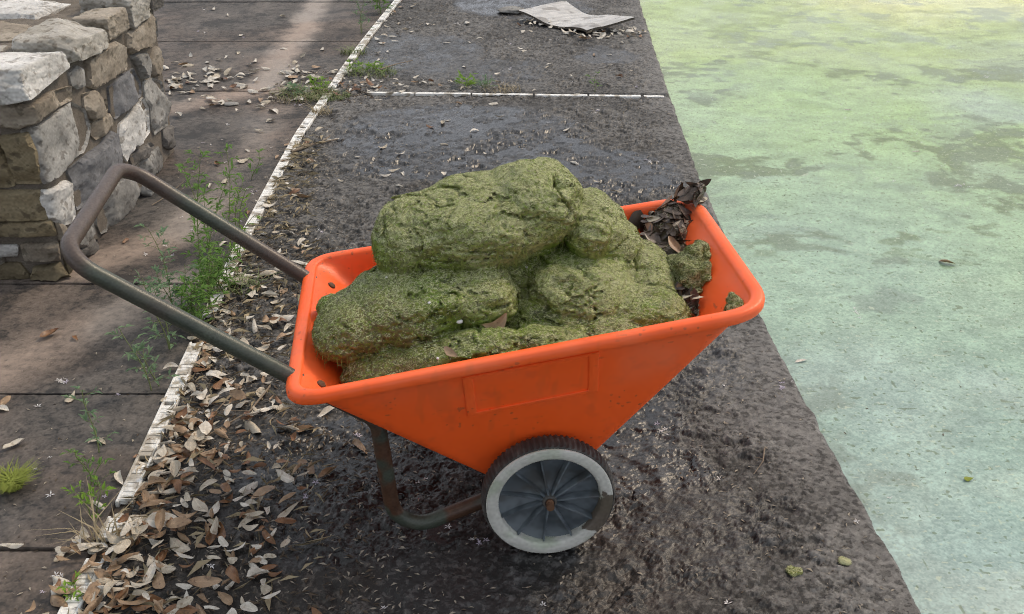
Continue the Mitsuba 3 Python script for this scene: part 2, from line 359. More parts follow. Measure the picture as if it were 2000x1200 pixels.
# ---------------------------------------------------------------- setting
STRIP = np.array([(-3, -.86), (1.2, -.862), (1.78, -.863), (2.07, -.872), (2.58, -.893), (3.4, -.925), (4.4, -.935), (5.02, -.908), (5.6, -.888), (6.84, -.815), (8.0, -.72), (11, -.40)])
EDGE = np.array([(-3, .80), (1.0, .79), (1.55, .782), (1.93, .768), (2.39, .744), (2.83, .728), (3.67, .729), (5.07, .763), (6.2, .805), (7.32, .854), (8.5, .93), (11, 1.16)])
from scipy.interpolate import PchipInterpolator
strip_x = PchipInterpolator(STRIP[:, 0], STRIP[:, 1])
edge_x = PchipInterpolator(EDGE[:, 0], EDGE[:, 1])
WATER_Z = -0.035

# wet patches of the walkway: (x, y, rx, ry, strength)
WET = [(-.22, 4.40, .62, .55, 1.0), (.30, 3.95, .35, .35, .95), (-.55, 5.85, .42, .50, .75), (.50, 5.80, .17, .20, .75), (-.1, 5.5, .35, .35, .6), (-.05, 7.15, .35, .45, 1.0), (.25, 7.0, .3, .4, .6),
       (-.36, 2.06, .32, .22, 1.0), (.27, 2.08, .16, .20, .9), (-.13, 1.86, .5, .2, .75), (.15, 1.75, .4, .22, .55), (.42, 1.85, .14, .16, .5), (.10, 2.5, .55, .4, .6)]
def wetness(x, y):
    wx = x + .22 * (nfbm(x, y, 1.0, 4.0, 4, 5) - .5); wy = y + .30 * (nfbm(x, y, 2.0, 4.0, 4, 6) - .5)
    w = np.zeros_like(x)
    for cx, cy, rx, ry, s in WET:
        d = np.sqrt(((wx - cx) / rx) ** 2 + ((wy - cy) / ry) ** 2)
        w = np.maximum(w, s * sstep(1.08, .80, d))
    return w

def walk_fields(x, y):
    ex = edge_x(y) - x                      # distance from the coping edge
    w = wetness(x, y)
    wx = x + .010 * (nfbm(x, y, 3.0, 70, 2, 11) - .5); wy = y + .010 * (nfbm(x, y, 9.0, 70, 2, 12) - .5)
    big = nfbm(x, y, .5, 2.2, 3, 1)
    n1 = nfbm(wx, wy, 0.0, 42, 2, 2)
    n2 = nfbm(wx, wy, 4.0, 95, 2, 3)
    n3 = nfbm(x, y, 7.0, 230, 2, 4)
    mid = nfbm(x, y, 2.0, 9, 3, 7)
    calm = sstep(.16, .03, ex) * .75 + .55 * sstep(5.25, 5.6, y) * sstep(.3, .75, w)
    amp = (.55 + .75 * sstep(.35, .65, mid)) * (1 - np.clip(calm, 0, .9))
    lay = nfbm(wx, wy * 1.2, 0.0, 30, 4, 2) * 10.5
    lev = np.floor(lay); fr = lay - lev
    terr = lev + sstep(.80, .99, fr) - 5.0
    flake = meshkit.noise(np.stack([x * 31 + 7.7 * lev, y * 31 - 3.1 * lev, lev * 1.37], -1), 8)
    lip = sstep(.66, .80, fr) * (1 - sstep(.84, .99, fr))  # dark lip: thin crescent shadows of the flake edges, painted into the tone
    plate = sstep(-1.2, 1.2, terr)
    plate2 = sstep(.50, .55, n2)
    h = amp * (.0026 * np.clip(terr, -2.2, 2.4) + .0012 * plate2 + .0022 * (n3 - .5)) + .006 * (big - .5)
    flat = (.0012 + .006 * (big - .5))
    damp = w * sstep(.50, .60, nfbm(x, y, 4.0, 14, 4, 21) + .22 * (w - .8) - .10 * sstep(3.2, 2.6, y))
    h = np.where(damp > .35, np.maximum(h, flat * np.minimum(1, damp * 1.3)), h)
    under = np.clip((flat + .0012 - h) / .0015, 0, 1) * damp
    wet = np.clip(.62 * w + .38 * under, 0, 1)
    light = sstep(.40, .62, nfbm(x, y, 5.0, 3.0, 3, 9))
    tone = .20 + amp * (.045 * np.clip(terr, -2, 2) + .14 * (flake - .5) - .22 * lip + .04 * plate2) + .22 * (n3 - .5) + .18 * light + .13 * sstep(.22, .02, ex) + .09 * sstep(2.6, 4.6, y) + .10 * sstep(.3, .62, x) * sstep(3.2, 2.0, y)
    tone -= .17 * sstep(2.5, 1.9, y) * sstep(.50, .12, x)  # darker under and before the cart: contact shadow painted onto wet ground
    tone = tone - .07
    return h, np.clip(wet, 0, 1), np.clip(tone, 0.02, 1)

def y_rows(y0, y1, near_step, k):
    out = [y0]
    while out[-1] < y1:
        out.append(out[-1] + max(near_step, k * (out[-1] ** 2)))
    out[-1] = y1
    return np.array(out)

def walk_piece(y0, y1, nx, near, k):
    ys = y_rows(y0, y1, near, k)
    s = np.linspace(0, 1, nx)
    X0, X1 = strip_x(ys) + .0425, edge_x(ys) - .018
    x = X0[:, None] + (X1 - X0)[:, None] * s[None]; y = np.broadcast_to(ys[:, None], x.shape).copy()
    h, wet, tone = walk_fields(x, y)
    # rounded nosing, then down the pool wall
    rows = []
    R = .018
    for a in np.linspace(18, 90, 5):
        rows.append((X1 + R * math.sin(math.radians(a)), -R * (1 - math.cos(math.radians(a)))))
    rows.append((X1 + R + .001, -.30 + 0 * ys))
    ex = np.stack([np.broadcast_to(r[0], ys.shape) for r in rows], 1); ez = np.stack([np.broadcast_to(r[1], ys.shape) for r in rows], 1)
    chip = .012 * (nfbm(ex, y[:, :1] + 0 * ex, ez, 16, 4, 40) - .5)
    x = np.hstack([x, ex + chip]); y = np.hstack([y, np.broadcast_to(ys[:, None], ex.shape)])
    z = np.hstack([h, ez + h[:, -1:] * np.linspace(.8, 0, len(rows))[None] + chip])
    wet = np.hstack([wet, np.zeros_like(ex)]); tone = np.hstack([tone, np.clip(tone[:, -1:] + 0 * ex, 0, 1)])
    z[:, 0] -= .03
    if y0 > -2.9: z[0] -= .02
    z[-1] -= .02
    v = np.stack([x, y, z], -1).reshape(-1, 3)
    return (v, grid_faces(*x.shape)[:, ::-1]), np.stack([wet.ravel(), tone.ravel()], 1)

tag(key_for('walkway'), kind='structure')
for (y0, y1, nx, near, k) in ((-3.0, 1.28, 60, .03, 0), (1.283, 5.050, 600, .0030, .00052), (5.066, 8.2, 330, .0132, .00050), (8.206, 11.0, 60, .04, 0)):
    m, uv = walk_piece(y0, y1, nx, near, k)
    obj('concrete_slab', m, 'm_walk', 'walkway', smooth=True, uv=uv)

# patio slabs left of the strip
SUN_STREAKS = [((-1.29, 7.4), (-1.25, 6.2), (-1.235, 5.15), .11, .72), ((-1.62, 4.82), (-1.45, 4.95), (-1.27, 5.15), .12, .50), ((-1.08, 4.8), (-1.09, 4.2), (-1.13, 3.5), .09, .24),
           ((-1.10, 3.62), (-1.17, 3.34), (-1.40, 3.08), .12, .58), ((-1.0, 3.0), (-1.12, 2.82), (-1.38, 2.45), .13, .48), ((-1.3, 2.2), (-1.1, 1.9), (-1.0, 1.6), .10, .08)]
def seg_dist(x, y, a, b):
    a, b = np.array(a), np.array(b); d = b - a
    t = np.clip(((x - a[0]) * d[0] + (y - a[1]) * d[1]) / (d @ d), 0, 1)
    return np.hypot(x - a[0] - t * d[0], y - a[1] - t * d[1])
def patio_fields(x, y):
    n1 = nfbm(x, y, 0.0, 5, 4, 31); n2 = nfbm(x, y, 3.0, 60, 3, 32); n3 = nfbm(x, y, 5.0, 190, 2, 33)
    h = .0016 * (n2 - .5) + .0010 * (n3 - .5) + .004 * (n1 - .5)
    tone = .19 + .40 * (n1 - .5) + .30 * (n2 - .5) + .22 * (n3 - .5)
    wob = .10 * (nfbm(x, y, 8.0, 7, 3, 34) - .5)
    for a, b, c, wd, s in SUN_STREAKS:                    # streaks of filtered sun, painted into the slab tone
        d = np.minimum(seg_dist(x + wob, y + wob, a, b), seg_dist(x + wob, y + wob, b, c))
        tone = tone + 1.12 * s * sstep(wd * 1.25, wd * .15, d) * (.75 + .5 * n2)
    wet = .25 * sstep(.52, .66, nfbm(x, y, 1.0, 2.6, 3, 35))
    tone = tone + .03 * sstep(3, 6, y)
    return h, wet, np.clip(tone, .02, 1)
tag(key_for('patio'), kind='structure')
JOINTS = [-3, -1.2, -.1, .56, 1.15, 1.736, 2.34, 2.985, 5.12, 6.14, 7.25, 8.4, 9.6, 11]
for j, (y0, y1) in enumerate(zip(JOINTS[:-1], JOINTS[1:])):
    seen = 1.1 < y1 and y0 < 8
    near = max(.0065, .0022 * y0 * (1 if y0 > 2 else 1)) if seen else .06
    ys = np.linspace(y0 + .0022, y1 - .0022, max(4, int((y1 - y0) / near)))
    xe = strip_x(ys) + .0015
    left = -1.9 if y1 < 3.1 else -3.9
    s = np.linspace(0, 1, int((xe.mean() - left) / (.0065 if y1 < 3.1 else .010)) if seen else 30)
    x = left + (xe - left)[:, None] * s[None]; y = np.broadcast_to(ys[:, None], x.shape).copy()
    y[0] += .003 * nfbm(x[0], y[0], 0, 30, 2, 50 + j); y[-1] -= .003 * nfbm(x[-1], y[-1], 0, 30, 2, 80 + j)
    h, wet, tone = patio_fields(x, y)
    tilt = .004 * ((j * 37 % 11) / 11 - .5)
    z = h + tilt
    def rim(A, mode):
        A = np.vstack([A[:1], A, A[-1:]]); return np.hstack([A[:, :1], A, A[:, -1:]])
    x, y, wet, tone, z = (rim(A, 0) for A in (x, y, wet, tone, z))
    z[0] -= .06; z[-1] -= .06; z[:, 0] -= .06; z[:, -1] -= .06
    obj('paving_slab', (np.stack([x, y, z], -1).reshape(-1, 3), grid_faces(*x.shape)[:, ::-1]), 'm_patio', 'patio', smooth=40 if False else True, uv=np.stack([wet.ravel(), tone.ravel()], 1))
    if left > -2:
        xs = np.linspace(-4.0, -1.904, 40); x2, y2 = np.meshgrid(xs, np.linspace(y0 + .004, y1 - .004, 20))
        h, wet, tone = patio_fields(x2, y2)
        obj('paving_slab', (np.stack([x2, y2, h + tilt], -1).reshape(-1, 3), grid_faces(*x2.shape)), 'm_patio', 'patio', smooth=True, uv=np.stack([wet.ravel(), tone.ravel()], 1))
# dark soil in the joints, under everything
k = obj('soil_bed', (np.array([[-4.02, -3.02, -.007], [-.42, -3.02, -.007], [-.42, 11, -.007], [-4.02, 11, -.007]]), np.array([[0, 1, 2], [0, 2, 3]])), 'm_soil'); tag(k, kind='structure')

# algae-covered pool water and the ground around everything
def pool_mesh():
    ys = y_rows(-3.0, 14.0, .012, .0012)
    s = np.linspace(0, 1, 260) ** 1.5
    X0 = edge_x(np.clip(ys, -3, 11)) - .03
    x = X0[:, None] + (9.0 - X0)[:, None] * s[None]; y = np.broadcast_to(ys[:, None], x.shape)
    z = WATER_Z + .0008 * (nfbm(x, y, 0, 16, 3, 60) - .5) + .0006 * (nfbm(x, y, 0, 70, 2, 61) - .5)
    return np.stack([x, y, z], -1).reshape(-1, 3), grid_faces(*x.shape)[:, ::-1]
k = obj('pool_water', pool_mesh(), 'm_water', smooth=True); tag(k, kind='structure')
k = obj('ground', (np.array([[-400, -400, -.34], [400, -400, -.34], [400, 400, -.34], [-400, 400, -.34]]), np.array([[0, 1, 2], [0, 2, 3]])), 'm_lawn'); tag(k, kind='structure')
k = obj('lawn', merge([box(-40, -4.03, -30, 40, -.33, -.02), box(-4.03, 9.6, 14.61, 40, -.33, -.02), box(-4.03, 9.6, -30, -3.03, -.33, -.02), box(9.61, 40, -30, 40, -.33, -.02), box(-4.03, .9, 11.01, 14.6, -.33, -.02)]), 'm_lawn'); tag(k, kind='structure')
k = obj('pool_coping', merge([box(9.0, 9.6, -3.02, 14.6, -.32, .01), box(.91, 8.99, 14.0, 14.6, -.32, .01)]), 'm_mortar'); tag(k, kind='structure')

# white slotted drain strip between patio and walkway
t_strip = thing('drain_strip', 'white slotted plastic drain strip running between brown patio and dark walkway', 'drain strip')
rng = np.random.default_rng(3)
SEGS = [(1.30, 1.70), (1.76, 1.835), (1.885, 2.60), (2.76, 3.42), (3.43, 4.22), (4.23, 5.03), (5.16, 5.66), (5.70, 6.62), (6.66, 7.4), (7.41, 8.2)]
def rail(y0, y1, dx, w, z0, z1):
    ys = np.linspace(y0, y1, 12); c = strip_x(ys) + .022 + dx
    prof = [(-w / 2, z0), (-w / 2, z1 - .0015), (-w / 2 + .0015, z1), (w / 2 - .0015, z1), (w / 2, z1 - .0015), (w / 2, z0)]
    v = np.array([[cx + a, yy, b] for cx, yy in zip(c, ys) for a, b in prof])
    f = grid_faces(12, 6)
    e = [[0, 1, 2], [0, 2, 3], [0, 3, 4], [0, 4, 5]]
    return v, np.vstack([f, e, [[66 + q[0], 66 + q[2], 66 + q[1]] for q in e]])
bars = []
for y0, y1 in SEGS:
    for dx in (-.0160, .0160): obj('rail', rail(y0, y1, dx, .007, -.025, .0085), 'm_plastic', t_strip)
    yy = y0 + .004
    while yy < y1 - .012:
        c = float(strip_x(yy)) + .022; dz = rng.normal(0, .0005)
        if rng.random() > .10: bars.append(box(c - .0124, c + .0124, yy, yy + .0146, -.002, .0082 + dz))
        yy += .0168
k = obj('slats', merge(bars), 'm_plastic', t_strip); tag(k, kind='stuff')
k = thing('joint_strip', 'thin white plastic joint strip laid straight across the dark walkway', 'joint strip')
for a, b in ((-.70, -.47), (-.465, -.20), (-.19, .10), (.11, .36), (.37, .615), (.63, .725)):
    h = .004 + .002 * rng.random(); w = .012
    v = []
    for xx in np.linspace(a, b, 6):
        yc = 5.086 - .045 * (xx + .70) + rng.normal(0, .0015)
        v += [[xx, yc - w, -.02], [xx, yc - w, h], [xx, yc + w, h], [xx, yc + w, -.02]]
    v = np.array(v); f = np.vstack([grid_faces(6, 4)[:, ::-1], [[0, 2, 1], [0, 3, 2], [20, 21, 22], [20, 22, 23]]])
    obj('segment', (v, f), 'm_plastic', 'joint_strip')

# ---------------------------------------------------------------- stone wall
CX, CY, CR, FAR = -1.385, 3.02, .035, 1.25
def unwrap(u, z, h):
    """perimeter position u (front face u < 0, right face 0..FAR, back face beyond), height z, outward h -> xyz"""
    u, z, h = np.broadcast_arrays(np.asarray(u, float), z, h)
    bat = .0
    x = np.empty(u.shape); y = np.empty(u.shape)
    q = CR * np.pi / 4
    a = np.clip((u + q) / (2 * q), 0, 1) * np.pi / 2           # corner 1
    b = np.clip((u - FAR + q) / (2 * q), 0, 1) * np.pi / 2     # corner 2
    fr = u < -q; c1 = (u >= -q) & (u <= q); r = (u > q) & (u < FAR - q); c2 = (u >= FAR - q) & (u <= FAR + q); bk = u > FAR + q
    x = np.where(fr, CX - CR + (u + q), x); y = np.where(fr, CY - h, y)
    x = np.where(c1, CX - CR + (CR + h) * np.sin(a), x); y = np.where(c1, CY + CR - (CR + h) * np.cos(a), y)
    x = np.where(r, CX + h, x); y = np.where(r, CY + CR + (u - q) * (FAR - 2 * CR) / (FAR - 2 * q), y)
    x = np.where(c2, CX - CR + (CR + h) * np.cos(b), x); y = np.where(c2, CY + FAR - CR + (CR + h) * np.sin(b), y)
    x = np.where(bk, CX - CR - (u - FAR - q), x); y = np.where(bk, CY + FAR + h, y)
    return np.stack([x, y, z], -1)

def stone_mesh(poly, depth, step, seed, mapper, rough=1.0):
    poly = poly.buffer(.010, join_style=1).buffer(-.004).buffer(0)
    if poly.geom_type != 'Polygon': poly = max(poly.geoms, key=lambda g: g.area)
    ring = poly.exterior; n = max(12, int(ring.length / step))
    B = np.array([ring.interpolate(i / n, normalized=True).coords[0] for i in range(n)])
    cxy = B.mean(0)
    wob = 1 + .035 * (nfbm(B[:, 0], B[:, 1], seed, 26, 3, 70) - .5) * 2
    B = cxy + (B - cxy) * wob[:, None]
    poly = Polygon(B).buffer(0)
    if poly.geom_type != 'Polygon': poly = max(poly.geoms, key=lambda g: g.area)
    x0, y0, x1, y1 = poly.bounds
    gx, gy = np.meshgrid(np.arange(x0, x1, step), np.arange(y0, y1, step)); g = np.stack([gx.ravel(), gy.ravel()], 1)
    g += (np.random.default_rng(seed).random(g.shape) - .5) * step * .5
    inner = poly.buffer(-step * .5)
    g = g[contains_xy(inner, g[:, 0], g[:, 1])] if not inner.is_empty else g[:0]
    pts = np.vstack([B, g])
    tri = Delaunay(pts).simplices
    c = pts[tri].mean(1); tri = tri[contains_xy(poly, c[:, 0], c[:, 1])]
    p, q, r = pts[tri[:, 0]], pts[tri[:, 1]], pts[tri[:, 2]]
    area = (q - p)[:, 0] * (r - p)[:, 1] - (q - p)[:, 1] * (r - p)[:, 0]
    tri = np.where((area > 0)[:, None], tri, tri[:, ::-1])
    d = distance(poly.exterior, sh_points(pts)); d[:n] = 0
    rs = np.random.default_rng(seed + 900)
    ang = rs.random() * 6.28; tl = rs.normal(0, .09)
    ph = (pts - pts.mean(0)) @ np.array([np.cos(ang), np.sin(ang)])
    edge = .005 + .006 * rs.random()
    prof = np.sqrt(np.clip(1 - (1 - np.clip(d / edge, 0, 1)) ** 2, 0, 1))
    size = np.sqrt(poly.area); q0 = pts - pts.mean(0); face = np.full(len(pts), 9.0)
    for k_ in range(5):                                   # split faces: a few planes meeting at blunt arrises
        an = rs.uniform(0, 6.28); tilt = rs.uniform(.05, .15) if k_ < 2 else rs.uniform(.25, .7)
        off = rs.uniform(0, .004) if k_ < 2 else tilt * size * rs.uniform(.24, .42)
        face = np.minimum(face, off - tilt * (q0 @ np.array([np.cos(an), np.sin(an)])))
    face = np.clip(face, -.03, .012)
    nn = lambda fr, o, s_: nfbm(pts[:, 0], pts[:, 1], seed * .37, fr, o, s_) - .5
    rel = .010 * nn(9, 2, 72) + .008 * nn(30, 3, 73) + .006 * nn(85, 2, 79)
    lay = nfbm(pts[:, 0] * .35, pts[:, 1], seed, 26, 3, 74) * 7; lay = np.floor(lay) + sstep(.6, 1, lay - np.floor(lay)) - 3.5
    h = depth * prof + prof * rough * (face + rel + .0028 * lay)
    h = np.maximum(h, -.012)
    back = np.full(n, -.03)
    V = np.vstack([np.column_stack([pts, h]), np.column_stack([B, back])])
    i = np.arange(n); j = (i + 1) % n; m = len(pts)
    if Polygon(B).exterior.is_ccw: side = np.vstack([np.stack([i, m + i, j], 1), np.stack([j, m + i, m + j], 1)])
    else: side = np.vstack([np.stack([i, j, m + i], 1), np.stack([j, m + j, m + i], 1)])
    return mapper(V[:, 0], V[:, 1], V[:, 2]), np.vstack([tri, side])

t_wall = thing('stone_wall', 'low wall end of rough grey and tan rubble stones on the brown patio', 'stone wall')
# mortar core
us = np.concatenate([np.linspace(-1.0, -.03, 60), np.linspace(-.007, .028, 9), np.linspace(.03, FAR - .03, 110), np.linspace(FAR - .028, FAR + .028, 9), np.linspace(FAR + .03, FAR + 1.0, 40)])
zs = np.linspace(-.02, .62, 56)
U, Z = np.meshgrid(us, zs, indexing='ij')
H = .006 * (nfbm(U, Z, 0, 28, 3, 75) - .5) + .003 * (nfbm(U, Z, 2, 90, 2, 76) - .5) - .009
core = (unwrap(U, Z, H).reshape(-1, 3), grid_faces(*U.shape))
tx, ty = np.meshgrid(np.linspace(-2.35, CX - .012, 90), np.linspace(CY + .012, CY + FAR - .012, 110), indexing='ij')
tz = .622 + .03 * (nfbm(tx, ty, 0, 6, 3, 77) - .5) + .012 * (nfbm(tx, ty, 0, 34, 3, 78) - .5)
tz[-1] = .60; tz[:, 0] = .60; tz[:, -1] = .60
obj('mortar', merge([core, (np.stack([tx, ty, tz], -1).reshape(-1, 3), grid_faces(*tx.shape))]), 'm_mortar', t_wall, smooth=True)
sd = 100
for kind, c in STONES:
    poly = Polygon(np.array(c).reshape(-1, 2)).buffer(0)
    if poly.geom_type != 'Polygon': poly = max(poly.geoms, key=lambda g: g.area)
    depth = .010 + .013 * ((sd * 61 % 17) / 17)
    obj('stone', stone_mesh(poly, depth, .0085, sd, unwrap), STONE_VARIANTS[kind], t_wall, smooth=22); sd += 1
# the rest of the front face and the back face, in rough courses
rs = np.random.default_rng(8)
for (ua, ub) in ((-1.0, -.17), (FAR + .03, FAR + 1.0)):
    z = .01
    while z < .60:
        hh = min(rs.uniform(.07, .12), .655 - z); u = ua + rs.uniform(-.05, 0)
        while u < ub - .04:
            w = min(rs.uniform(.10, .24), ub - u)
            x0, x1, z0, z1 = u + .008, u + w - .008, z + .007, z + hh - .007
            pts = [(x0 + rs.uniform(0, .012), z0), ((x0 + x1) / 2, z0 - rs.uniform(0, .006)), (x1 - rs.uniform(0, .012), z0 + rs.uniform(0, .01)), (x1, z1 - rs.uniform(0, .012)), ((x0 + x1) / 2, z1), (x0, z1 - rs.uniform(0, .014))]
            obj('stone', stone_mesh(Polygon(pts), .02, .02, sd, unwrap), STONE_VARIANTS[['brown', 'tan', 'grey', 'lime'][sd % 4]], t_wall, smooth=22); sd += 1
            u += w
        z += hh
# flat stones on top
def top_map(a, b, h): return np.stack([a, b, .622 + h], -1)
TOPS = [('lime', [(-1.80, 3.30), (-1.60, 3.30), (-1.58, 3.40), (-1.66, 3.42), (-1.80, 3.38)], .018), ('tan', [(-1.80, 3.50), (-1.64, 3.52), (-1.62, 3.74), (-1.86, 3.78)], .010), ('grey', [(-2.05, 3.30), (-1.84, 3.32), (-1.86, 3.60), (-2.08, 3.58)], .015),
    ('white', [(-1.98, 3.88), (-1.68, 3.84), (-1.66, 4.10), (-1.94, 4.16)], .02), ('grey', [(-2.3, 3.7), (-2.03, 3.72), (-2.03, 4.1), (-2.28, 4.16)], .02), ('tan', [(-2.3, 3.08), (-1.9, 3.06), (-1.9, 3.24), (-2.28, 3.26)], .03)]
for kind, c, dep in TOPS:
    obj('stone', stone_mesh(Polygon(c), dep, .013, sd, top_map, .6), STONE_VARIANTS[kind], t_wall, smooth=22); sd += 1
def block_stone(x0, x1, y0, y1, z0, z1, seed):
    """a split block of the top course, its faces slightly out of square, arrises chipped"""
    rs = np.random.default_rng(seed); c = np.array([(x0 + x1) / 2, (y0 + y1) / 2, (z0 + z1) / 2]); e = np.array([x1 - x0, y1 - y0, z1 - z0]) / 2
    m = trimesh.creation.box(extents=(2, 2, 2))
    for _ in range(5): m = m.subdivide()
    d = m.vertices / np.linalg.norm(m.vertices * 1.0, ord=8, axis=1, keepdims=True); p = d * e
    N = [np.array(v, float) for v in ((1, 0, 0), (-1, 0, 0), (0, 1, 0), (0, -1, 0), (0, 0, 1), (0, 0, -1))]
    for nrm in N:
        n_ = nrm + rs.normal(0, .09, 3); n_ /= np.linalg.norm(n_); lim = (e * np.abs(nrm)).sum() * rs.uniform(.90, .98); s_ = p @ n_ - lim; p = p - np.clip(s_, 0, None)[:, None] * n_
    for _ in range(9):                      # chips off the corners and arrises
        n_ = rs.choice([-1, 1], 3) * rs.uniform(.25, 1, 3); n_[rs.integers(3)] *= rs.choice([.1, 1]); n_ /= np.linalg.norm(n_); lim = (np.abs(n_) * e).sum() * rs.uniform(.74, .93); s_ = p @ n_ - lim; p = p - np.clip(s_, 0, None)[:, None] * n_
    q = p + c; n = vnormals(p, np.array(m.faces))
    h = .012 * (nfbm(q[:, 0], q[:, 1], q[:, 2], 14, 3, seed) - .5) + .010 * (nfbm(q[:, 0], q[:, 1], q[:, 2] * 2, 45, 3, seed + 1) - .5)
    return q + n * h[:, None], np.array(m.faces)
for kind, *b_ in (('white', -1.82, -1.345, 2.985, 3.300, .552, .655), ('lime', -1.56, -1.352, 3.315, 3.665, .568, .672), ('tan', -1.50, -1.362, 3.675, 3.885, .575, .662), ('lime', -1.55, -1.350, 3.895, 4.150, .572, .690), ('dark', -1.47, -1.358, 4.160, 4.285, .575, .650),
    ('grey', -2.12, -1.83, 2.99, 3.20, .56, .645), ('lime', -2.36, -2.13, 2.99, 3.22, .56, .65)):
    obj('stone', block_stone(*b_, sd), STONE_VARIANTS[kind], t_wall, smooth=24); sd += 1

# ---------------------------------------------------------------- garden cart
CART = np.array([.0452, 2.0034]); YAW = .1035
def W(p):
    p = np.asarray(p, float); c, s = math.cos(YAW), math.sin(YAW)
    return np.stack([CART[0] + c * p[..., 0] - s * p[..., 1], CART[1] + s * p[..., 0] + c * p[..., 1], p[..., 2]], -1)
cart = thing('wheelbarrow', 'orange plastic two-wheeled garden cart with rusty tube handle loaded with green algae', 'wheelbarrow')

RIM = dict(xr=-.477, zr=.420, xf=.400, zf=.543, wr=.303, wf=.276, r=(.055, .075))
BOT = dict(xr=-.124, zr=.140, xf=.110, zf=.184, wr=.203, wf=.203, r=(.03, .03))
def loop(f, off, dz, n=26):
    """a rounded four-cornered loop: f = 0 bottom .. 1 rim, pushed outward by off and raised by dz"""
    L = lambda k: BOT[k] + (RIM[k] - BOT[k]) * f
    xr, xf, wr, wf = L('xr') - off, L('xf') + off, L('wr') + off, L('wf') + off
    zz = lambda x: L('zr') + (L('zf') - L('zr')) * (x - L('xr')) / (L('xf') - L('xr')) + dz
    rr = [BOT['r'][i] + (RIM['r'][i] - BOT['r'][i]) * f + max(off, -.02) for i in (0, 1)]
    C = [(xr, -wr, rr[0]), (xf, -wf, rr[1]), (xf, wf, rr[1]), (xr, wr, rr[0])]
    pts = []
    for i in range(4):
        a, b, c = (np.array(C[(i + k) % 4][:2]) for k in (-1, 0, 1)); r = C[i][2]
        d1, d2 = (a - b) / np.linalg.norm(a - b), (c - b) / np.linalg.norm(c - b)
        s, e = b + d1 * r, b + d2 * r
        for t in np.linspace(0, 1, 10):
            pts.append((1 - t) ** 2 * s + 2 * t * (1 - t) * (b * .92 + .04 * (s + e)) + t * t * e)
        nx = np.array(C[(i + 1) % 4][:2]); nr = C[(i + 1) % 4][2]
        e2 = nx - (nx - b) / np.linalg.norm(nx - b) * nr
        for t in np.linspace(0, 1, n)[1:-1]: pts.append(e + (e2 - e) * t)
    p = np.array(pts)
    return np.column_stack([p, zz(p[:, 0])])
prof = [(0, 0, 0)]
prof += [(f, 0, 0) for f in (.02, .15, .3, .45, .6, .75, .88, .945)]
lip = [(.006, -.016), (.0128, -.0190), (.0155, -.0150), (.0158, -.006), (.0132, .0005), (.0075, .0035), (0.0, .0042), (-.0080, .0026), (-.0122, -.002), (-.0135, -.009)]
prof += [(1, a, b) for a, b in lip]
prof += [(.94, -.012, 0), (.8, -.010, 0), (.6, -.008, 0), (.4, -.008, 0), (.2, -.008, 0), (.06, -.008, .004), (.02, -.012, .006)]
loops = [loop(f, o, dz) for f, o, dz in prof]
N = len(loops[0])
v = np.vstack(loops); nl = len(loops)
f = grid_faces(nl, N, wrap_v=True)
v = np.vstack([v, loops[0].mean(0), loops[-1].mean(0)])
i = np.arange(N)
f = np.vstack([f, np.stack([i, (i + 1) % N, 0 * i + nl * N], 1), np.stack([(nl - 1) * N + (i + 1) % N, (nl - 1) * N + i, 0 * i + nl * N + 1], 1)])[:, ::-1]
# a moulded surface is never quite flat
lo = v.copy(); v = v + .0022 * (np.stack([nfbm(lo[:, 0], lo[:, 1], lo[:, 2], 6, 2, 90 + q) for q in range(3)], -1) - .5)
k = obj('tray', (W(v), f), 'm_orange', cart, smooth=42)
tray = k
def side_pt(x, f_, out):     # a point of the near outer side wall
    L = lambda q: BOT[q] + (RIM[q] - BOT[q]) * f_
    t = (x - L('xr')) / (L('xf') - L('xr'))
    w = L('wr') + (L('wf') - L('wr')) * t; z = L('zr') + (L('zf') - L('zr')) * t
    return np.array([x, -(w + out), z])
def side_patch(poly_uv, width, height):
    """a raised border following the quad poly_uv ((x, f) corners) on the near wall"""
    c = np.array(poly_uv); ctr = c.mean(0); parts = []
    n = 14; V = []
    for i in range(4):
        a, b = c[i], c[(i + 1) % 4]
        for t in np.linspace(0, 1, n, endpoint=False):
            p = a + (b - a) * t
            q = p + (ctr - p) * width / np.array([1, 1]) 
            for pp, hh in ((p, -.003), (p, height * .6), (p + (q - p) * .12, height), (p + (q - p) * .85, height), (q, height * .55), (q, -.003)):
                V.append(side_pt(pp[0], pp[1], hh))
    V = np.array(V); return V, grid_faces(4 * n, 6, wrap_u=True)
V, F_ = side_patch([(-.158, .58), (-.168, .905), (.088, .905), (.094, .58)], .15, .0040)
k = obj('panel_frame', (W(V), F_), 'm_orange', tray, smooth=35)
def bolt(x, y, z, nrm, r=.010):
    nrm = np.array(nrm, float); nrm /= np.linalg.norm(nrm); u = np.cross(nrm, [0, 1, 0]); u /= np.linalg.norm(u); w = np.cross(nrm, u)
    mp = lambda p: W(np.array([x, y, z]) + p[:, :1] * u + p[:, 1:2] * w + p[:, 2:3] * nrm)
    return lathe([(.0001, .006), (r * .6, .0055), (r * .9, .003), (r, -.004)], 14, mp)
for by in (.205, -.222):
    fx, fz = BOT['xr'] + (RIM['xr'] - BOT['xr']) * .90 + .011, BOT['zr'] + (RIM['zr'] - BOT['zr']) * .90
    obj('bolt', bolt(fx, by, fz + .002, (.62, 0, .78)), 'm_rust', tray, smooth=40)
E1 = np.array([-.8476, -.2374, .6864])
path = fillet([(0.0, -.205, .130), (-.02, -.205, .130), (-.3065, -.2085, .0165), (-.331, -.2085, .300), (-.455, -.2135, .388), E1, E1 * [1, -1, 1], (-.455, .2135, .388), (-.331, .2085, .300), (-.3065, .2085, .0165), (-.02, .205, .130), (0, .205, .130)],
              [.008, .062, .055, .15, .062, .062, .15, .055, .062, .008])
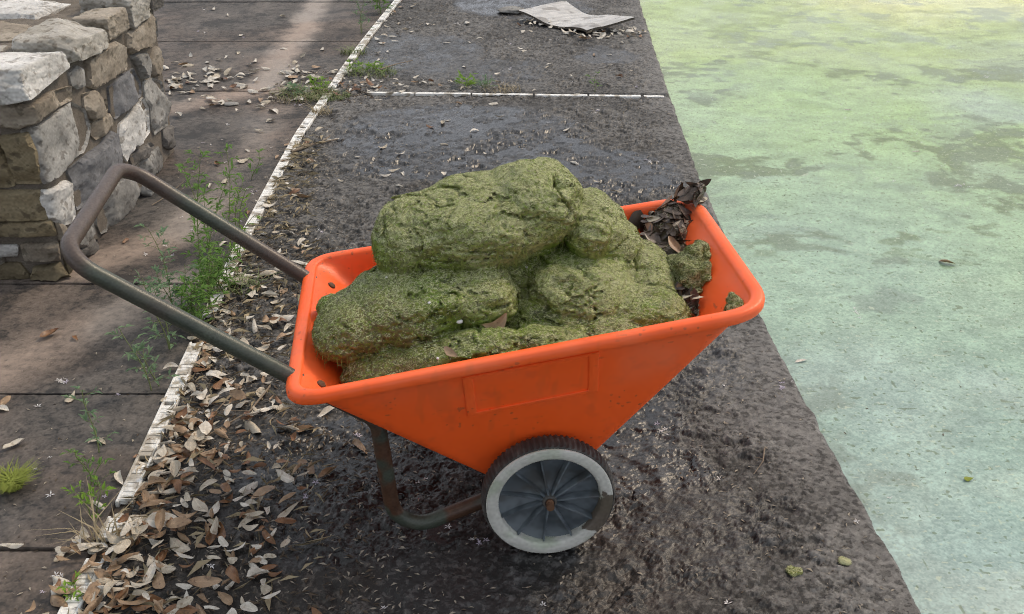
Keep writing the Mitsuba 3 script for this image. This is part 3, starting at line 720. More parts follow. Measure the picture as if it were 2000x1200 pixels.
k = obj('handle_frame', tuple([W(tube(path, .0158, 20)[0]), tube(path, .0158, 20)[1]]), 'm_tube', cart, smooth=50)
a_p = np.array([[0, -.30, .130], [0, .30, .130]]); tv, tf = tube(a_p, .008, 12); obj('axle', (W(tv), tf), 'm_rust', cart, smooth=40)
for sgn in (-1, 1):
    bv, bf = box(-.022, .022, sgn * .205 - .019, sgn * .205 + .019, .112, .150)
    obj('axle_bracket', (W(bv), bf), 'm_rust', cart)
    bv, bf = box(-.012, .012, sgn * .196 - .003, sgn * .196 + .003, .1505, .19); obj('bracket_plate', (W(bv), bf), 'm_rust', cart)

def wheel(sgn):
    w = key_for('wheel', cart)
    yi, yo = .238, .2875                         # inner and outer face
    def mp(p): return W(np.stack([p[:, 0] * 1.035, sgn * p[:, 2], .134 + p[:, 1] * 1.035], -1))
    fl = (lambda m: (m[0], m[1][:, ::-1])) if sgn < 0 else (lambda m: m)
    n = 288; a = np.arange(n) * 2 * np.pi / n
    half = (yo - yi) / 2; c = (yo + yi) / 2
    pr = [(.099, -half + .004), (.112, -half), (.122, -half + .001), (.1275, -half + .006), (.1298, -half + .014), (.1300, -half * .2), (.1300, half * .2), (.1298, half - .014), (.1275, half - .006), (.1255, half - .003), (.1235, half - .002), (.099, half - .004)]
    V = []
    for i in range(n):
        g = (i % 4) < 1.5
        for j, (r, h) in enumerate(pr):
            if 2 <= j <= 8: r = r - (.0030 if g else 0) * (1 if 3 <= j <= 8 else .5)
            V.append((r * math.cos(a[i]), r * math.sin(a[i]), c + h))
    V = np.array(V); fc = grid_faces(n, len(pr), wrap_u=True)
    obj('tyre', fl((mp(V), fc)), 'm_tyre', w, smooth=30)
    wob = lambda q: q
    obj('rim_ring', fl(lathe([(.1225, yo - .004), (.1222, yo + .0012), (.119, yo + .0032), (.112, yo + .0040), (.104, yo + .0030), (.1005, yo + .0008), (.0985, yo - .003), (.0975, yo - .022), (.0975, yi + .004), (.112, yi - .001), (.118, yi - .001)], 96, mp)), 'm_ring', w, smooth=40)
    # dished disc with a fan of raised ribs
    nb, na = 11, 20
    th = np.array([q * 2 * np.pi / nb + .06 + 2 * np.pi / nb * s_ for q in range(nb) for s_ in (*np.linspace(0, .93, na - 1), .985)])
    rr = np.array([.0005, .016, .022, .035, .055, .075, .092, .0982]); base_ = np.array([-.014, -.014, -.016, -.020, -.0225, -.0215, -.0185, -.017])
    saw = np.tile(np.append(np.linspace(0, 1, na - 1), .5), nb)
    R_, TH = np.meshgrid(rr, th, indexing='ij'); Hd = yo + base_[:, None] + .0085 * (saw[None] - .5) * sstep(.018, .05, R_)
    dv = np.stack([R_ * np.cos(TH), R_ * np.sin(TH), Hd], -1).reshape(-1, 3)
    obj('disc', fl((mp(dv), grid_faces(len(rr), len(th), wrap_v=True)[:, ::-1])), 'm_disc', w, smooth=25)
    for q in range(11):
        t = q * 2 * math.pi / 11 + .045
        V = []
        for r, hgt, wd in ((.013, .0085, .0026), (.03, .0125, .0024), (.06, .0165, .0021), (.0972, .0120, .0019)):
            base = yo - (.012 if r < .02 else .016 if r < .04 else .0215 if r < .07 else .0150) - .003
            for s_, h_ in ((-1.3, 0), (-.7, hgt), (.6, hgt * .96), (1.1, 0)):
                V.append((r * math.cos(t) - s_ * wd * math.sin(t), r * math.sin(t) + s_ * wd * math.cos(t), base + .003 + h_ * .95))
        obj('rib', fl((mp(np.array(V)), grid_faces(4, 4)[:, ::-1])), 'm_disc', w, smooth=25)
    obj('hub', fl(lathe([(.0142, yo - .02), (.0142, yo - .001), (.0132, yo + .0012), (.0098, yo + .0012), (.0088, yo - .002), (.0005, yo - .003)], 32, mp)), 'm_hub', w, smooth=35)
    m = lathe([(.0085, yo - .004), (.0080, yo + .0022), (.0045, yo + .0036), (.0040, yo + .001), (.0004, yo)], 6, mp)
    obj('locking_cap', fl(m), 'm_rust', w)
for sgn in (-1, 1): wheel(sgn)

# ---------------------------------------------------------------- algae heap in the tray (cart axes)
LUMPS = [ # centre, radii, rotation about z, tilt about y
    ((-.115, .050, .598), (.205, .165, .092), 0, -.12), ((-.015, .06, .632), (.120, .14, .078), 0, -.1), ((-.245, .045, .580), (.080, .13, .072), 0, .1), ((.135, .085, .560), (.085, .12, .070), 0, .55),
    ((.175, .07, .525), (.062, .10, .060), 0, .6), ((.110, .02, .585), (.050, .10, .045), 0, .3), ((-.235, -.045, .482), (.175, .150, .078), 0, -.22), ((-.36, -.07, .445), (.085, .13, .062), 0, -.35), ((-.12, -.075, .500), (.080, .115, .060), 0, .1),
    ((.09, -.03, .490), (.135, .150, .072), 0, .12), ((.225, -.05, .445), (.135, .155, .065), 0, .40), ((.09, -.10, .435), (.17, .13, .058), 0, .15), ((.19, -.14, .415), (.13, .10, .055), 0, .3),
    ((-.15, -.205, .415), (.175, .090, .066), 0, -.1), ((.015, -.195, .435), (.10, .085, .050), 0, .2), ((-.31, -.185, .385), (.085, .085, .062), 0, -.2), ((-.02, .0, .38), (.29, .19, .13), 0, 0), ((-.03, .04, .50), (.13, .11, .07), 0, 0), ((.245, .015, .465), (.105, .125, .060), 0, .65), ((-.425, .03, .432), (.030, .045, .035), 0, 0)]
def heap_field(P):
    d = np.full(P.shape[:-1], 9.0)
    q = P + .046 * (np.stack([nfbm(P[..., 0], P[..., 1], P[..., 2], 7, 2, 110 + s) for s in range(3)], -1) - .5)
    second = np.full(P.shape[:-1], 9.0)
    for c, r, rz, ty in LUMPS:
        e = q - np.array(c); ca, sa = math.cos(ty), math.sin(ty)
        x = e[..., 0] * ca - e[..., 2] * sa; z = e[..., 0] * sa + e[..., 2] * ca
        s = np.sqrt((x / r[0]) ** 2 + (e[..., 1] / r[1]) ** 2 + (z / r[2]) ** 2) - 1
        s = s * min(r) * .95 + .004
        hh = np.clip(.5 + .5 * (d - s) / .002, 0, 1)
        d = d + (s - d) * hh - .002 * hh * (1 - hh)
    return d
hstep = .004
gx, gy, gz = np.arange(-.47, .40, hstep), np.arange(-.29, .26, hstep), np.arange(.28, .745, hstep)
P = np.stack(np.meshgrid(gx, gy, gz, indexing='ij'), -1).astype(np.float32)
# a coarse pass first, then detail only in the band near the surface
cs = P[::4, ::4, ::4]; cd = heap_field(cs.astype(float))
near = np.repeat(np.repeat(np.repeat(np.abs(cd) < .035, 4, 0), 4, 1), 4, 2)[:P.shape[0], :P.shape[1], :P.shape[2]]
D = np.repeat(np.repeat(np.repeat(cd, 4, 0), 4, 1), 4, 2)[:P.shape[0], :P.shape[1], :P.shape[2]].copy()
Q = P[near].astype(float); dq = heap_field(Q)
crease = np.abs(nfbm(Q[:, 0], Q[:, 1] * .8, Q[:, 2] * 1.8 + .35 * Q[:, 0], 8, 2, 120) - .5)
crack = np.abs(nfbm(Q[:, 0] * .7 + .02 * np.sin(30 * Q[:, 2]), Q[:, 1], Q[:, 2] * 2.4, 19, 3, 121) - .5)
gate = sstep(.40, .54, nfbm(Q[:, 0], Q[:, 1], Q[:, 2], 6, 2, 124))
gate2 = sstep(.48, .62, nfbm(Q[:, 0], Q[:, 1], Q[:, 2], 9, 2, 125))
wq = .030 * (nfbm(Q[:, 0], Q[:, 1], Q[:, 2], 8, 2, 126) - .5)
strat = nfbm(Q[:, 0] * .30, Q[:, 1] * .5, Q[:, 2] + .35 * np.abs(Q[:, 0] + .05) + wq, 30, 3, 127); strat = 1 - np.abs(strat - .5) * 2.6
grain = np.abs(nfbm(Q[:, 0], Q[:, 1], Q[:, 2], 70, 2, 123) - .5)
dq += .016 * sstep(.022, .0, crease) * gate2 + .016 * sstep(.022, .0, crack) * gate + .020 * (nfbm(Q[:, 0], Q[:, 1], Q[:, 2] * 1.5, 9, 2, 122) - .5) - .010 * (strat - .5) * (.15 + .85 * gate2) + .009 * (grain - .09)
# the heap is held by the tray: nothing of it passes through the walls
def tray_clip(Q, d, m=.008):
    zb = BOT['zr'] + (BOT['zf'] - BOT['zr']) * (Q[..., 0] - BOT['xr']) / (BOT['xf'] - BOT['xr']); zt = RIM['zr'] + (RIM['zf'] - RIM['zr']) * (Q[..., 0] - RIM['xr']) / (RIM['xf'] - RIM['xr'])
    ff = np.clip((Q[..., 2] - zb) / (zt - zb), 0, 1); t = np.clip((Q[..., 0] - RIM['xr']) / (RIM['xf'] - RIM['xr']), 0, 1)
    wall = np.maximum(np.abs(Q[..., 1]) - (BOT['wr'] + (RIM['wr'] + (RIM['wf'] - RIM['wr']) * t - BOT['wr']) * ff - .012 - m), (BOT['xr'] + (RIM['xr'] - BOT['xr']) * ff + .012 + m) - Q[..., 0])
    wall = np.maximum(wall, Q[..., 0] - (BOT['xf'] + (RIM['xf'] - BOT['xf']) * ff - .010 - m * .5))
    return np.where(Q[..., 2] < zt + .002, np.maximum(d, wall), d)
dq = tray_clip(Q, dq, .012)
D[near] = dq
hv, hf = surface_nets(D, np.array([gx[0], gy[0], gz[0]]), hstep)
comp = trimesh.Trimesh(hv, hf, process=False).split(only_watertight=False)
big = max(comp, key=lambda m: len(m.faces)); hv, hf = np.array(big.vertices), np.array(big.faces)
heap = obj('algae_heap', (W(hv), hf), 'm_algae', smooth=True)
tag(heap, 'large mounded heap of wet green pond algae piled high in the orange cart', 'algae heap')
def fibres(v, f, count, length, width, rng, lift, sel=None):
    a, b, c = v[f[:, 0]], v[f[:, 1]], v[f[:, 2]]; nn = np.cross(b - a, c - a); ar = np.linalg.norm(nn, axis=1); nn /= ar[:, None] + 1e-15
    w = ar * (nn[:, 2] > -.35)
    if sel is not None: w = w * sel((a + b + c) / 3, nn)
    i = rng.choice(len(f), count, p=w / w.sum()); u = rng.random((count, 2)); u = np.where(u.sum(1, keepdims=True) > 1, 1 - u, u)
    p = a[i] + (b - a)[i] * u[:, :1] + (c - a)[i] * u[:, 1:]; n = nn[i]
    t = rng.normal(size=(count, 3)) * [1.6, 1, .7]; t -= n * (t * n).sum(1, keepdims=True); t /= np.linalg.norm(t, axis=1, keepdims=True)
    s = np.cross(n, t); L = length * rng.uniform(.4, 1.5, (count, 1)); wd = width * rng.uniform(.6, 1.3, (count, 1))
    e = rng.uniform(-.1, 1, (count, 1)) * lift
    p0 = p - t * L * .5 + n * .0004; p1 = p + n * e * .8 + s * L * rng.uniform(-.2, .2, (count, 1)); p2 = p + t * L * .5 + n * e * rng.uniform(-.2, 1.4, (count, 1))
    V = np.stack([p0, p1 - s * wd, p1 + s * wd, p2], 1).reshape(-1, 3); o = np.arange(count)[:, None] * 4
    return V, np.vstack([o + [0, 1, 2], o + [1, 3, 2]])
rng = np.random.default_rng(21)
top = lambda c, n: (sstep(.36, .60, c[:, 2]) * .7 + .35) * (.12 + 1.4 * sstep(.15, .75, n[:, 2]))  # pale fibres on up-facing folds: dry crust, with top light painted in
for mat, cnt, sel in (('m_fibre_olive', 50000, None), ('m_fibre_green', 34000, None), ('m_fibre_pale', 60000, top), ('m_fibre_dark', 34000, None)):
    fv, ff = fibres(hv, hf, cnt, .0068, .00058, rng, .0020, sel)
    k = obj('filaments', (W(fv), ff), mat, heap); tag(k, kind='stuff')

# longer strands that hang from the folds
hn = vnormals(hv, hf); edge_ = np.where((hn[:, 2] < .15) & (hn[:, 2] > -.75) & (hn[:, 1] < .2))[0]; edge_ = rng.choice(edge_, 1300)
tl = []
for i_ in edge_:
    p = hv[i_]; L = rng.uniform(.008, .028); o = hn[i_] * rng.uniform(.001, .005); s_ = np.cross(hn[i_], [0, 0, 1]); s_ /= np.linalg.norm(s_) + 1e-9; w_ = rng.uniform(.0006, .0013); dx = s_ * rng.normal(0, .006)
    tl.append((np.array([p - s_ * w_, p + s_ * w_, p + o + dx * .5 - [0, 0, L * .55] - s_ * w_ * .7, p + o + dx * .5 - [0, 0, L * .55] + s_ * w_ * .7, p + o * .7 + dx - [0, 0, L]]), np.array([[0, 1, 3], [0, 3, 2], [2, 3, 4]])))
tv_, tf_ = merge(tl); k = obj('hanging_strands', (W(tv_), tf_), 'm_fibre_olive', heap); tag(k, kind='stuff')

def small_clump(cen, rad, seed, name, label, hs=.004, n=2500, mats=('m_fibre_olive', 'm_fibre_pale', 'm_fibre_dark'), base='m_algae', world=False, grow=.02, L=.009):
    blobs = [(np.array(c, float), np.array(r, float)) for c, r in (zip(cen, rad) if np.ndim(cen) == 2 else [(cen, rad)])]
    lo, hi = np.min([c - r for c, r in blobs], 0) - .02, np.max([c + r for c, r in blobs], 0) + .02
    ax = [np.arange(a_, b_, hs) for a_, b_ in zip(lo, hi)]
    P = np.stack(np.meshgrid(*ax, indexing='ij'), -1)
    d = np.min([(np.sqrt((((P - c) / r) ** 2).sum(-1)) - 1) * r.min() * .9 for c, r in blobs], 0)
    d += grow * (nfbm(P[..., 0], P[..., 1], P[..., 2], 24, 3, seed) - .5) + .008 * (nfbm(P[..., 0], P[..., 1], P[..., 2], 90, 2, seed + 5) - .5)
    if not world: d = tray_clip(P, d, .001)
    v, f = surface_nets(d, np.array([a[0] for a in ax]), hs)
    M = (lambda p: p) if world else W
    k = obj(name, (M(v), f), base, smooth=True); tag(k, *label)
    rg = np.random.default_rng(seed)
    for m in mats:
        fv, ff = fibres(v, f, n, L, .0006, rg, .003); q = obj('filaments', (M(fv), ff), m, k); tag(q, kind='stuff')
    return v, f
small_clump([(.332, -.015, .490), (.352, .03, .508)], [(.042, .060, .044), (.030, .045, .032)], 301, 'algae_clump', ('small round dull green algae clump at the front end of the orange cart', 'algae clump'), n=5200, grow=.055)
small_clump([(.362, -.212, .516), (.352, -.222, .506)], [(.014, .022, .013), (.014, .014, .014)], 302, 'algae_clump', ('tiny green algae scrap stuck in the near front corner of the orange cart', 'algae clump'), .003, 500)
mulch = small_clump([(.290, .04, .440), (.300, .13, .462), (.328, .195, .500), (.352, .222, .530), (.290, -.065, .442), (.378, .232, .560)], [(.060, .08, .045), (.058, .075, .050), (.050, .058, .045), (.032, .036, .028), (.055, .085, .034), (.034, .030, .020)], 303, 'leaf_mulch', ('dark mulch of rotting leaves heaped in the far front corner of the cart', 'leaf mulch'), .004, 2600, ('m_fibre_dark', 'm_fleck_dark', 'm_fleck'), 'm_leaf_dark', grow=.045)

# ---------------------------------------------------------------- leaves
def leaf_mesh(seed, thin=False):
    r = np.random.default_rng(seed); nu, nv = 11, 5
    t = np.linspace(0, 1, nu); s = np.linspace(-1, 1, nv)
    kind = r.random(); wmax = r.uniform(.145, .245)
    pk = r.uniform(.42, .68); ex = r.uniform(.36, .8)           # widest point and bluntness
    w_ = np.where(t < pk, t / pk, (1 - t) / (1 - pk)); hw = wmax * np.clip(np.sin(w_ * np.pi / 2), 0, 1) ** ex
    hw = hw * (1 + .08 * np.sin(9 * t + r.uniform(0, 6))); hw[0] = .010; hw[-1] = .012 if kind < .6 else .003
    curl = r.uniform(-.15, .75); fold = r.uniform(-.45, 1.0); tw = r.normal(0, .8); bend = r.normal(0, .10)
    X = (t - .5)[:, None] + 0 * s; Y = hw[:, None] * s + bend * np.sin(np.pi * t)[:, None]
    Z = curl * ((t - .5)[:, None] ** 2) * 1.1 + fold * (np.abs(s)[None] ** 1.5) * hw[:, None] + tw * (t - .5)[:, None] * hw[:, None] * s
    Z = Z + .02 * np.sin(7 * t + r.uniform(0, 6))[:, None] * np.abs(s) + .006 * r.normal(size=Z.shape)
    th = np.radians(np.clip(np.abs(fold), 0, 1) * 20); Y = Y * np.cos(th)
    v = np.stack([X, Y, Z - Z.min()], -1).reshape(-1, 3)
    uv = np.stack([np.repeat(t, nv), np.tile((s + 1) / 2, nu)], 1)
    f = grid_faces(nu, nv)
    # petiole
    st = np.array([[-.5, .004, 0], [-.5, -.004, 0], [-.60, 0, .01]]) + [0, 0, (Z - Z.min())[0, 2]]
    v = np.vstack([v, st]); uv = np.vstack([uv, [[0, .5]] * 3]); f = np.vstack([f, [[nu * nv, nu * nv + 1, nu * nv + 2]]])
    return v, f, uv
NV = 22
LEAVES = [leaf_mesh(500 + i) for i in range(NV)]
MATS = {'pale': 'm_leaf_pale', 'cream': 'm_leaf_cream', 'tan': 'm_leaf_tan', 'brown': 'm_leaf_brown', 'dark': 'm_leaf_dark'}
LEAF_SHAPES = {(i, c): mikit.ply((LEAVES[i][0], LEAVES[i][1]), MATS[c], smooth=True, uv=LEAVES[i][2]) for i in range(NV) for c in MATS}
def leaf_matrix(p, L, yaw, tilt, roll, flip, wid=1.0):
    m = T().translate(list(map(float, p))).rotate([0, 0, 1], math.degrees(yaw)).rotate([0, 1, 0], math.degrees(tilt)).rotate([1, 0, 0], math.degrees(roll))
    if flip: m = m @ T().translate([0, 0, float(L) * .13]).rotate([1, 0, 0], 180)
    return m @ T().scale([float(L), float(L * wid), float(L)])

rng = np.random.default_rng(77)
LEAF_COL = ['pale', 'cream', 'tan', 'brown']
spots = []      # x, y, z, length, zone, colour
def ground_z(x, y):
    x, y = np.atleast_1d(np.asarray(x, float)), np.atleast_1d(np.asarray(y, float))
    on = x > strip_x(y) + .047
    hz = np.where(on, walk_fields(x, y)[0], .001)
    return hz
def add_band(n, y0, y1, width, zone, p, stack, Lr=(.028, .066), off=.03, pw=1.65):
    for _ in range(n):
        y = rng.uniform(y0, y1); w = width(y)
        x = float(strip_x(y)) + off + .03 + w * rng.random() ** pw
        spots.append((x, y, rng.random() ** 1.5 * stack(x, y), rng.uniform(*Lr), zone, rng.choice(LEAF_COL, p=p)))
        if rng.random() < .45: spots[-1] = (*spots[-1][:3], spots[-1][3] * .6, *spots[-1][4:])
bandw = lambda y: float(np.interp(y, [1.4, 1.75, 2.0, 2.3, 2.7, 3.1, 3.6, 4.2], [.38, .34, .35, .28, .25, .22, .14, .09]))
add_band(46, 1.42, 1.80, lambda y: .12, 'litter', [.42, .28, .2, .1], lambda x, y: .02, off=-.085, pw=1.0)
add_band(40, 1.8, 4.6, lambda y: .08, 'litter', [.42, .28, .2, .1], lambda x, y: .004, off=-.05, pw=1.0)
st = lambda x, y: .030 if y < 2.3 else .016
add_band(335, 1.42, 2.3, bandw, 'litter', [.26, .27, .27, .20], st)
add_band(55, 1.42, 2.2, lambda y: .2, 'litter', [.20, .2, .30, .30], lambda x, y: .045)
add_band(130, 2.3, 3.25, bandw, 'litter', [.42, .30, .16, .12], st, (.030, .058))
add_band(34, 3.2, 4.5, bandw, 'litter', [.5, .3, .12, .08], lambda x, y: .008, (.032, .06))
add_band(30, 5.0, 5.45, lambda y: .36, 'joint', [.35, .25, .2, .2], lambda x, y: .02, (.04, .07), off=-.06, pw=1.0)
add_band(26, 5.08, 5.30, lambda y: .62, 'joint', [.55, .30, .1, .05], lambda x, y: .01, (.035, .06), off=.05, pw=1.0)
add_band(18, 5.6, 7.2, lambda y: .16, 'joint', [.5, .3, .1, .1], lambda x, y: .006, (.035, .06))
for _ in range(190):     # line of pale leaves across the patio joint
    x = rng.uniform(-2.05, -.96); y = 5.24 + rng.normal(0, .24) + .16 * sstep(-1.5, -1.0, x) * 0
    spots.append((x, y, rng.random() * .008, rng.uniform(.035, .08), 'patio_line', rng.choice(LEAF_COL, p=[.66, .24, .06, .04])))
for _ in range(46):     # loose on the patio
    y = 1.45 + 5.6 * rng.random() ** 1.6; x = rng.uniform(max(-1.30 if y < 4.4 else -2.4, -2.4), float(strip_x(y)) - .03)
    if x < -1.34 and 2.95 < y < 4.35: continue
    spots.append((x, y, 0, rng.uniform(.035, .062), 'patio', rng.choice(LEAF_COL, p=[.45, .3, .15, .10])))
for _ in range(74):     # loose on the walkway behind the cart
    y = rng.uniform(2.9, 6.8); x = rng.uniform(float(strip_x(y)) + .1, float(edge_x(y)) - .12)
    spots.append((x, y, 0, rng.uniform(.028, .052), 'walk', rng.choice(LEAF_COL, p=[.62, .25, .08, .05])))
NEAR = ((-.46, 2.245, .060, 'pale'), (-.497, 2.17, .045, 'tan'), (-.36, 2.10, .07, 'tan'), (-.415, 1.99, .055, 'tan'), (-.565, 1.84, .04, 'brown'), (-.40, 2.33, .042, 'pale'), (-.325, 2.27, .042, 'pale'), (-.455, 2.005, .05, 'tan'), (-.02, 2.06, .05, 'brown'), (-.68, 1.74, .07, 'cream'), (-.60, 1.695, .035, 'cream'), (-.55, 1.58, .05, 'tan'), (-.37, 1.53, .05, 'brown'))
for x, y, L, c in NEAR:
    spots.append((x, y, 0, L, 'near', c))
bA, bB, bC, bD = np.array([.032, 6.70]), np.array([.343, 6.92]), np.array([.719, 6.38]), np.array([.432, 6.27])
for _ in range(58):     # drifted under the plywood
    t = rng.random(); e = (bA + (bD - bA) * t) if rng.random() < .35 else (bD + (bC - bD) * t)
    spots.append((e[0] + rng.normal(0, .035), e[1] + rng.normal(-.03, .05), rng.random() * .02, rng.uniform(.04, .06), 'board', rng.choice(LEAF_COL, p=[.52, .26, .12, .10])))
LEAF_TEXT = {'litter': 'in the litter bank', 'joint': 'in the drift where the two white strips meet', 'patio_line': 'in the leaf line across the far patio',
             'patio': 'lying loose on the brown patio', 'walk': 'on the dark walkway behind the cart', 'near': 'on the wet walkway by the cart stand', 'board': 'in the drift under the warped plywood'}
def bank(y): return 'at the bottom of the litter bank' if y < 1.68 else 'in the litter bank left of the cart stand' if y < 2.05 else 'in the litter bank below the handle' if y < 2.5 else 'in the litter bank behind the handle' if y < 3.0 else 'by the white strip beyond the handle'
COLW = {'pale': 'pale grey', 'cream': 'cream coloured', 'tan': 'tan', 'brown': 'dark brown'}
NEAR_WORDS = ['white pointed leaf standing out on the wet walkway left of the cart', 'tan oval leaf touching the tip of the white pointed leaf', 'long folded two-tone leaf lying on the wet walkway beside the cart stand', 'tan folded leaf below the long two-tone leaf by the cart stand', 'dark brown leaf at the right fringe of the litter bank',
    'upper pale leaf under the rear slope of the orange tray', 'lower pale leaf close behind the top of the cart stand', 'tan leaf tucked against the folded leaf by the stand', 'brown leaf in the shade under the orange tray', 'long cream leaf on the dark walkway at the litter bank fringe', 'small cream leaf below the long cream one', 'tan leaf near the bottom edge of the walkway', 'brown leaf at the bottom edge under the cart stand']
NEAR_TEXT = {q[:2]: w for q, w in zip(NEAR, NEAR_WORDS)}
sp = sorted(spots, key=lambda s: -(s[3] / max(s[1], 1.3)) - (1 if s[4] == 'near' else 0))
zs_ = ground_z([s[0] for s in sp], [s[1] for s in sp])
litter = {c: [] for c in LEAF_COL}
for i, (x, y, dz, L, zone, col) in enumerate(sp):
    var = int(rng.integers(NV)); yaw = rng.uniform(0, 6.28); stk = dz > .004
    m = leaf_matrix((x, y, max(zs_[i], .002) + .002 + dz), L, yaw, rng.normal(0, .20 if stk else .08), rng.normal(0, .30 if stk else .12), rng.random() < .4, rng.uniform(.75, 1.25))
    if i < 290:
        k = put('fallen_leaf', LEAF_SHAPES[(var, col)], m)
        big_ = 'large' if L > .055 else 'small' if L < .036 else 'middling'
        txt = f"{big_} {COLW[col]} fallen leaf {bank(y) if zone == 'litter' else LEAF_TEXT[zone]}"
        if zone == 'near': tag(k, NEAR_TEXT[(x, y)], 'leaf')
        else: tag(k, txt, 'leaf', txt)
    else:
        M = np.array(m.matrix); v = LEAVES[var][0] @ M[:3, :3].T + M[:3, 3]
        litter[col].append((v, LEAVES[var][1], LEAVES[var][2]))
key_for('leaf_litter')
for c, L_ in litter.items():
    if not L_: continue
    v, f = merge([(a, b) for a, b, _ in L_]); put(c_name := 'layer', mikit.ply((v, f), MATS[c], smooth=True, uv=np.vstack([u for _, _, u in L_])), None, 'leaf_litter')
tag('leaf_litter', 'mixed dead leaves scattered over the walkway and patio', 'leaf litter', kind='stuff')
for k in [q for q in scene if q.startswith('leaf_litter__')]: tag(k, kind='stuff')

# crumbs, stalks and flecks
def flecks(n, pick, size, seed, thick=.35, zoff=.0015):
    r = np.random.default_rng(seed); xy = pick(r, n); n = len(xy)
    z = ground_z(xy[:, 0], xy[:, 1]) + zoff
    a = r.uniform(0, 6.28, n); L = size * r.uniform(.4, 1.6, n); w = L * thick * r.uniform(.4, 1.2, n); b = r.normal(0, .4, n)
    t = np.stack([np.cos(a), np.sin(a), 0 * a], 1); s = np.stack([-np.sin(a), np.cos(a), 0 * a], 1); p = np.column_stack([xy, z]); up = np.array([0, 0, 1.0])
    V = np.stack([p - t * L[:, None], p + s * w[:, None] + up * (L * .25)[:, None], p + t * L[:, None] + s * (b * L)[:, None], p - s * w[:, None] + up * (L * .15)[:, None]], 1).reshape(-1, 3)
    o = np.arange(n)[:, None] * 4
    return V, np.vstack([o + [0, 2, 1], o + [0, 3, 2]])
def on_walk(y0, y1, e=1.0):
    def pick(r, n):
        y = y0 + (y1 - y0) * r.random(n) ** e; a, b = strip_x(y) + .06, edge_x(y) - .03
        x = a + (b - a) * r.random(n); keep = nfbm(x, y, 0, 5, 3, 130) + .25 * (r.random(n) - .5) > .47
        return np.stack([x, y], 1)[keep]
    return pick
def in_band(y0, y1, wf, off=.03):
    def pick(r, n):
        y = r.uniform(y0, y1, n); w = np.array([wf(q) for q in y]); return np.stack([strip_x(y) + off + w * r.random(n) ** 1.4, y], 1)
    return pick
def on_patio(r, n):
    y = 1.4 + 6 * r.random(n) ** 1.3; b = strip_x(y) - .02; a = np.where(y < 4.4, -1.33, -2.6); x = a + (b - a) * r.random(n)
    return np.stack([x, y], 1)[nfbm(x, y, 0, 4, 3, 131) + .3 * (r.random(n) - .5) > .5]
key_for('plant_debris'); tag('plant_debris', 'tiny crumbs, stalks and flecks of dry plant matter over the paving', 'plant debris', kind='stuff')
obj('flecks', merge([flecks(8200, on_walk(1.4, 7), .0048, 1), flecks(2600, in_band(1.4, 4.2, lambda y: bandw(y) * 1.9), .006, 2, .25, .006), flecks(700, on_patio, .0045, 3), flecks(500, in_band(4.9, 5.5, lambda y: .5, -.25), .008, 9)]), 'm_fleck', 'plant_debris')
obj('flecks', merge([flecks(2600, in_band(1.4, 3.3, lambda y: bandw(y) * 1.6), .008, 4, .3, .004), flecks(1500, on_walk(1.4, 5), .004, 5), flecks(700, on_patio, .004, 6), flecks(400, in_band(4.9, 5.5, lambda y: .5, -.25), .008, 10)]), 'm_fleck_dark', 'plant_debris')
obj('flecks', flecks(900, in_band(1.4, 4.4, lambda y: bandw(y) * 1.3), .020, 7, .05, .010), 'm_stem_dry', 'plant_debris')
for k in [q for q in scene if q.startswith('plant_debris__')]: tag(k, kind='stuff')

# fallen star-shaped blossoms
def blossom_mesh(seed):
    r = np.random.default_rng(seed); parts = []
    for i in range(5):
        a = i * 1.2566 + r.normal(0, .22); c, s = math.cos(a), math.sin(a); l = r.uniform(.75, 1.1); w = .13; up = r.uniform(0, .5)
        V = np.array([[.05, 0, .1], [.5 * l, w, .15 + up * .3], [l, .02, up], [.5 * l, -w, .12 + up * .3]])
        parts.append((np.stack([V[:, 0] * c - V[:, 1] * s, V[:, 0] * s + V[:, 1] * c, V[:, 2]], 1), np.array([[0, 1, 2], [0, 2, 3]])))
    parts.append((np.array([[.08, 0, .12], [-.04, .07, .12], [-.04, -.07, .12], [0, 0, .4]]), np.array([[0, 1, 3], [1, 2, 3], [2, 0, 3]])))
    return merge(parts)
BLOOM = [mikit.ply(blossom_mesh(i), ('m_blossom', 'm_blossom', 'm_blossom_mauve')[i % 3]) for i in range(6)]
rng = np.random.default_rng(99)
def scatter_blossoms(n, xy, z, label, group, s=(.0072, .0115)):
    for j in range(n):
        k = put('fallen_blossom', BLOOM[int(rng.integers(6))], T().translate([float(xy[j][0]), float(xy[j][1]), float(z[j])]).rotate([0, 0, 1], float(rng.uniform(0, 360))).rotate([1, 0, 0], float(rng.normal(0, 18))).scale(float(rng.uniform(*s))))
        tag(k, label, 'blossom', group)
def clumped(pick, n, seed):
    r = np.random.default_rng(seed); c = pick(r, n * 6); out = []
    r.shuffle(c)
    for q in c:
        m = 1 if r.random() < .75 else 4
        for _ in range(m): out.append(q + r.normal(0, .018, 2) * (m > 1))
    return np.array(out)[:n]
b = clumped(on_walk(1.45, 6.6, 1.4), 130, 5); scatter_blossoms(130, b, ground_z(b[:, 0], b[:, 1]) + .001, 'tiny white star-shaped blossom fallen on the dark walkway', 'blossoms on the walkway')
b = clumped(on_patio, 95, 6); scatter_blossoms(95, b, ground_z(b[:, 0], b[:, 1]) + .001, 'tiny white star-shaped blossom fallen on the brown patio', 'blossoms on the patio')
def on_pool(r, n):
    y = 1.5 + 5 * r.random(n) ** 1.1; return np.stack([edge_x(y) + .05 + (1.1 + .3 * y) * r.random(n), y], 1)
b = clumped(on_pool, 64, 7); scatter_blossoms(64, b, np.full(64, WATER_Z + .001), 'tiny pale blossom floating on the green pool', 'blossoms on the pool', (.007, .0105))
xy = on_pool(np.random.default_rng(4), 900)
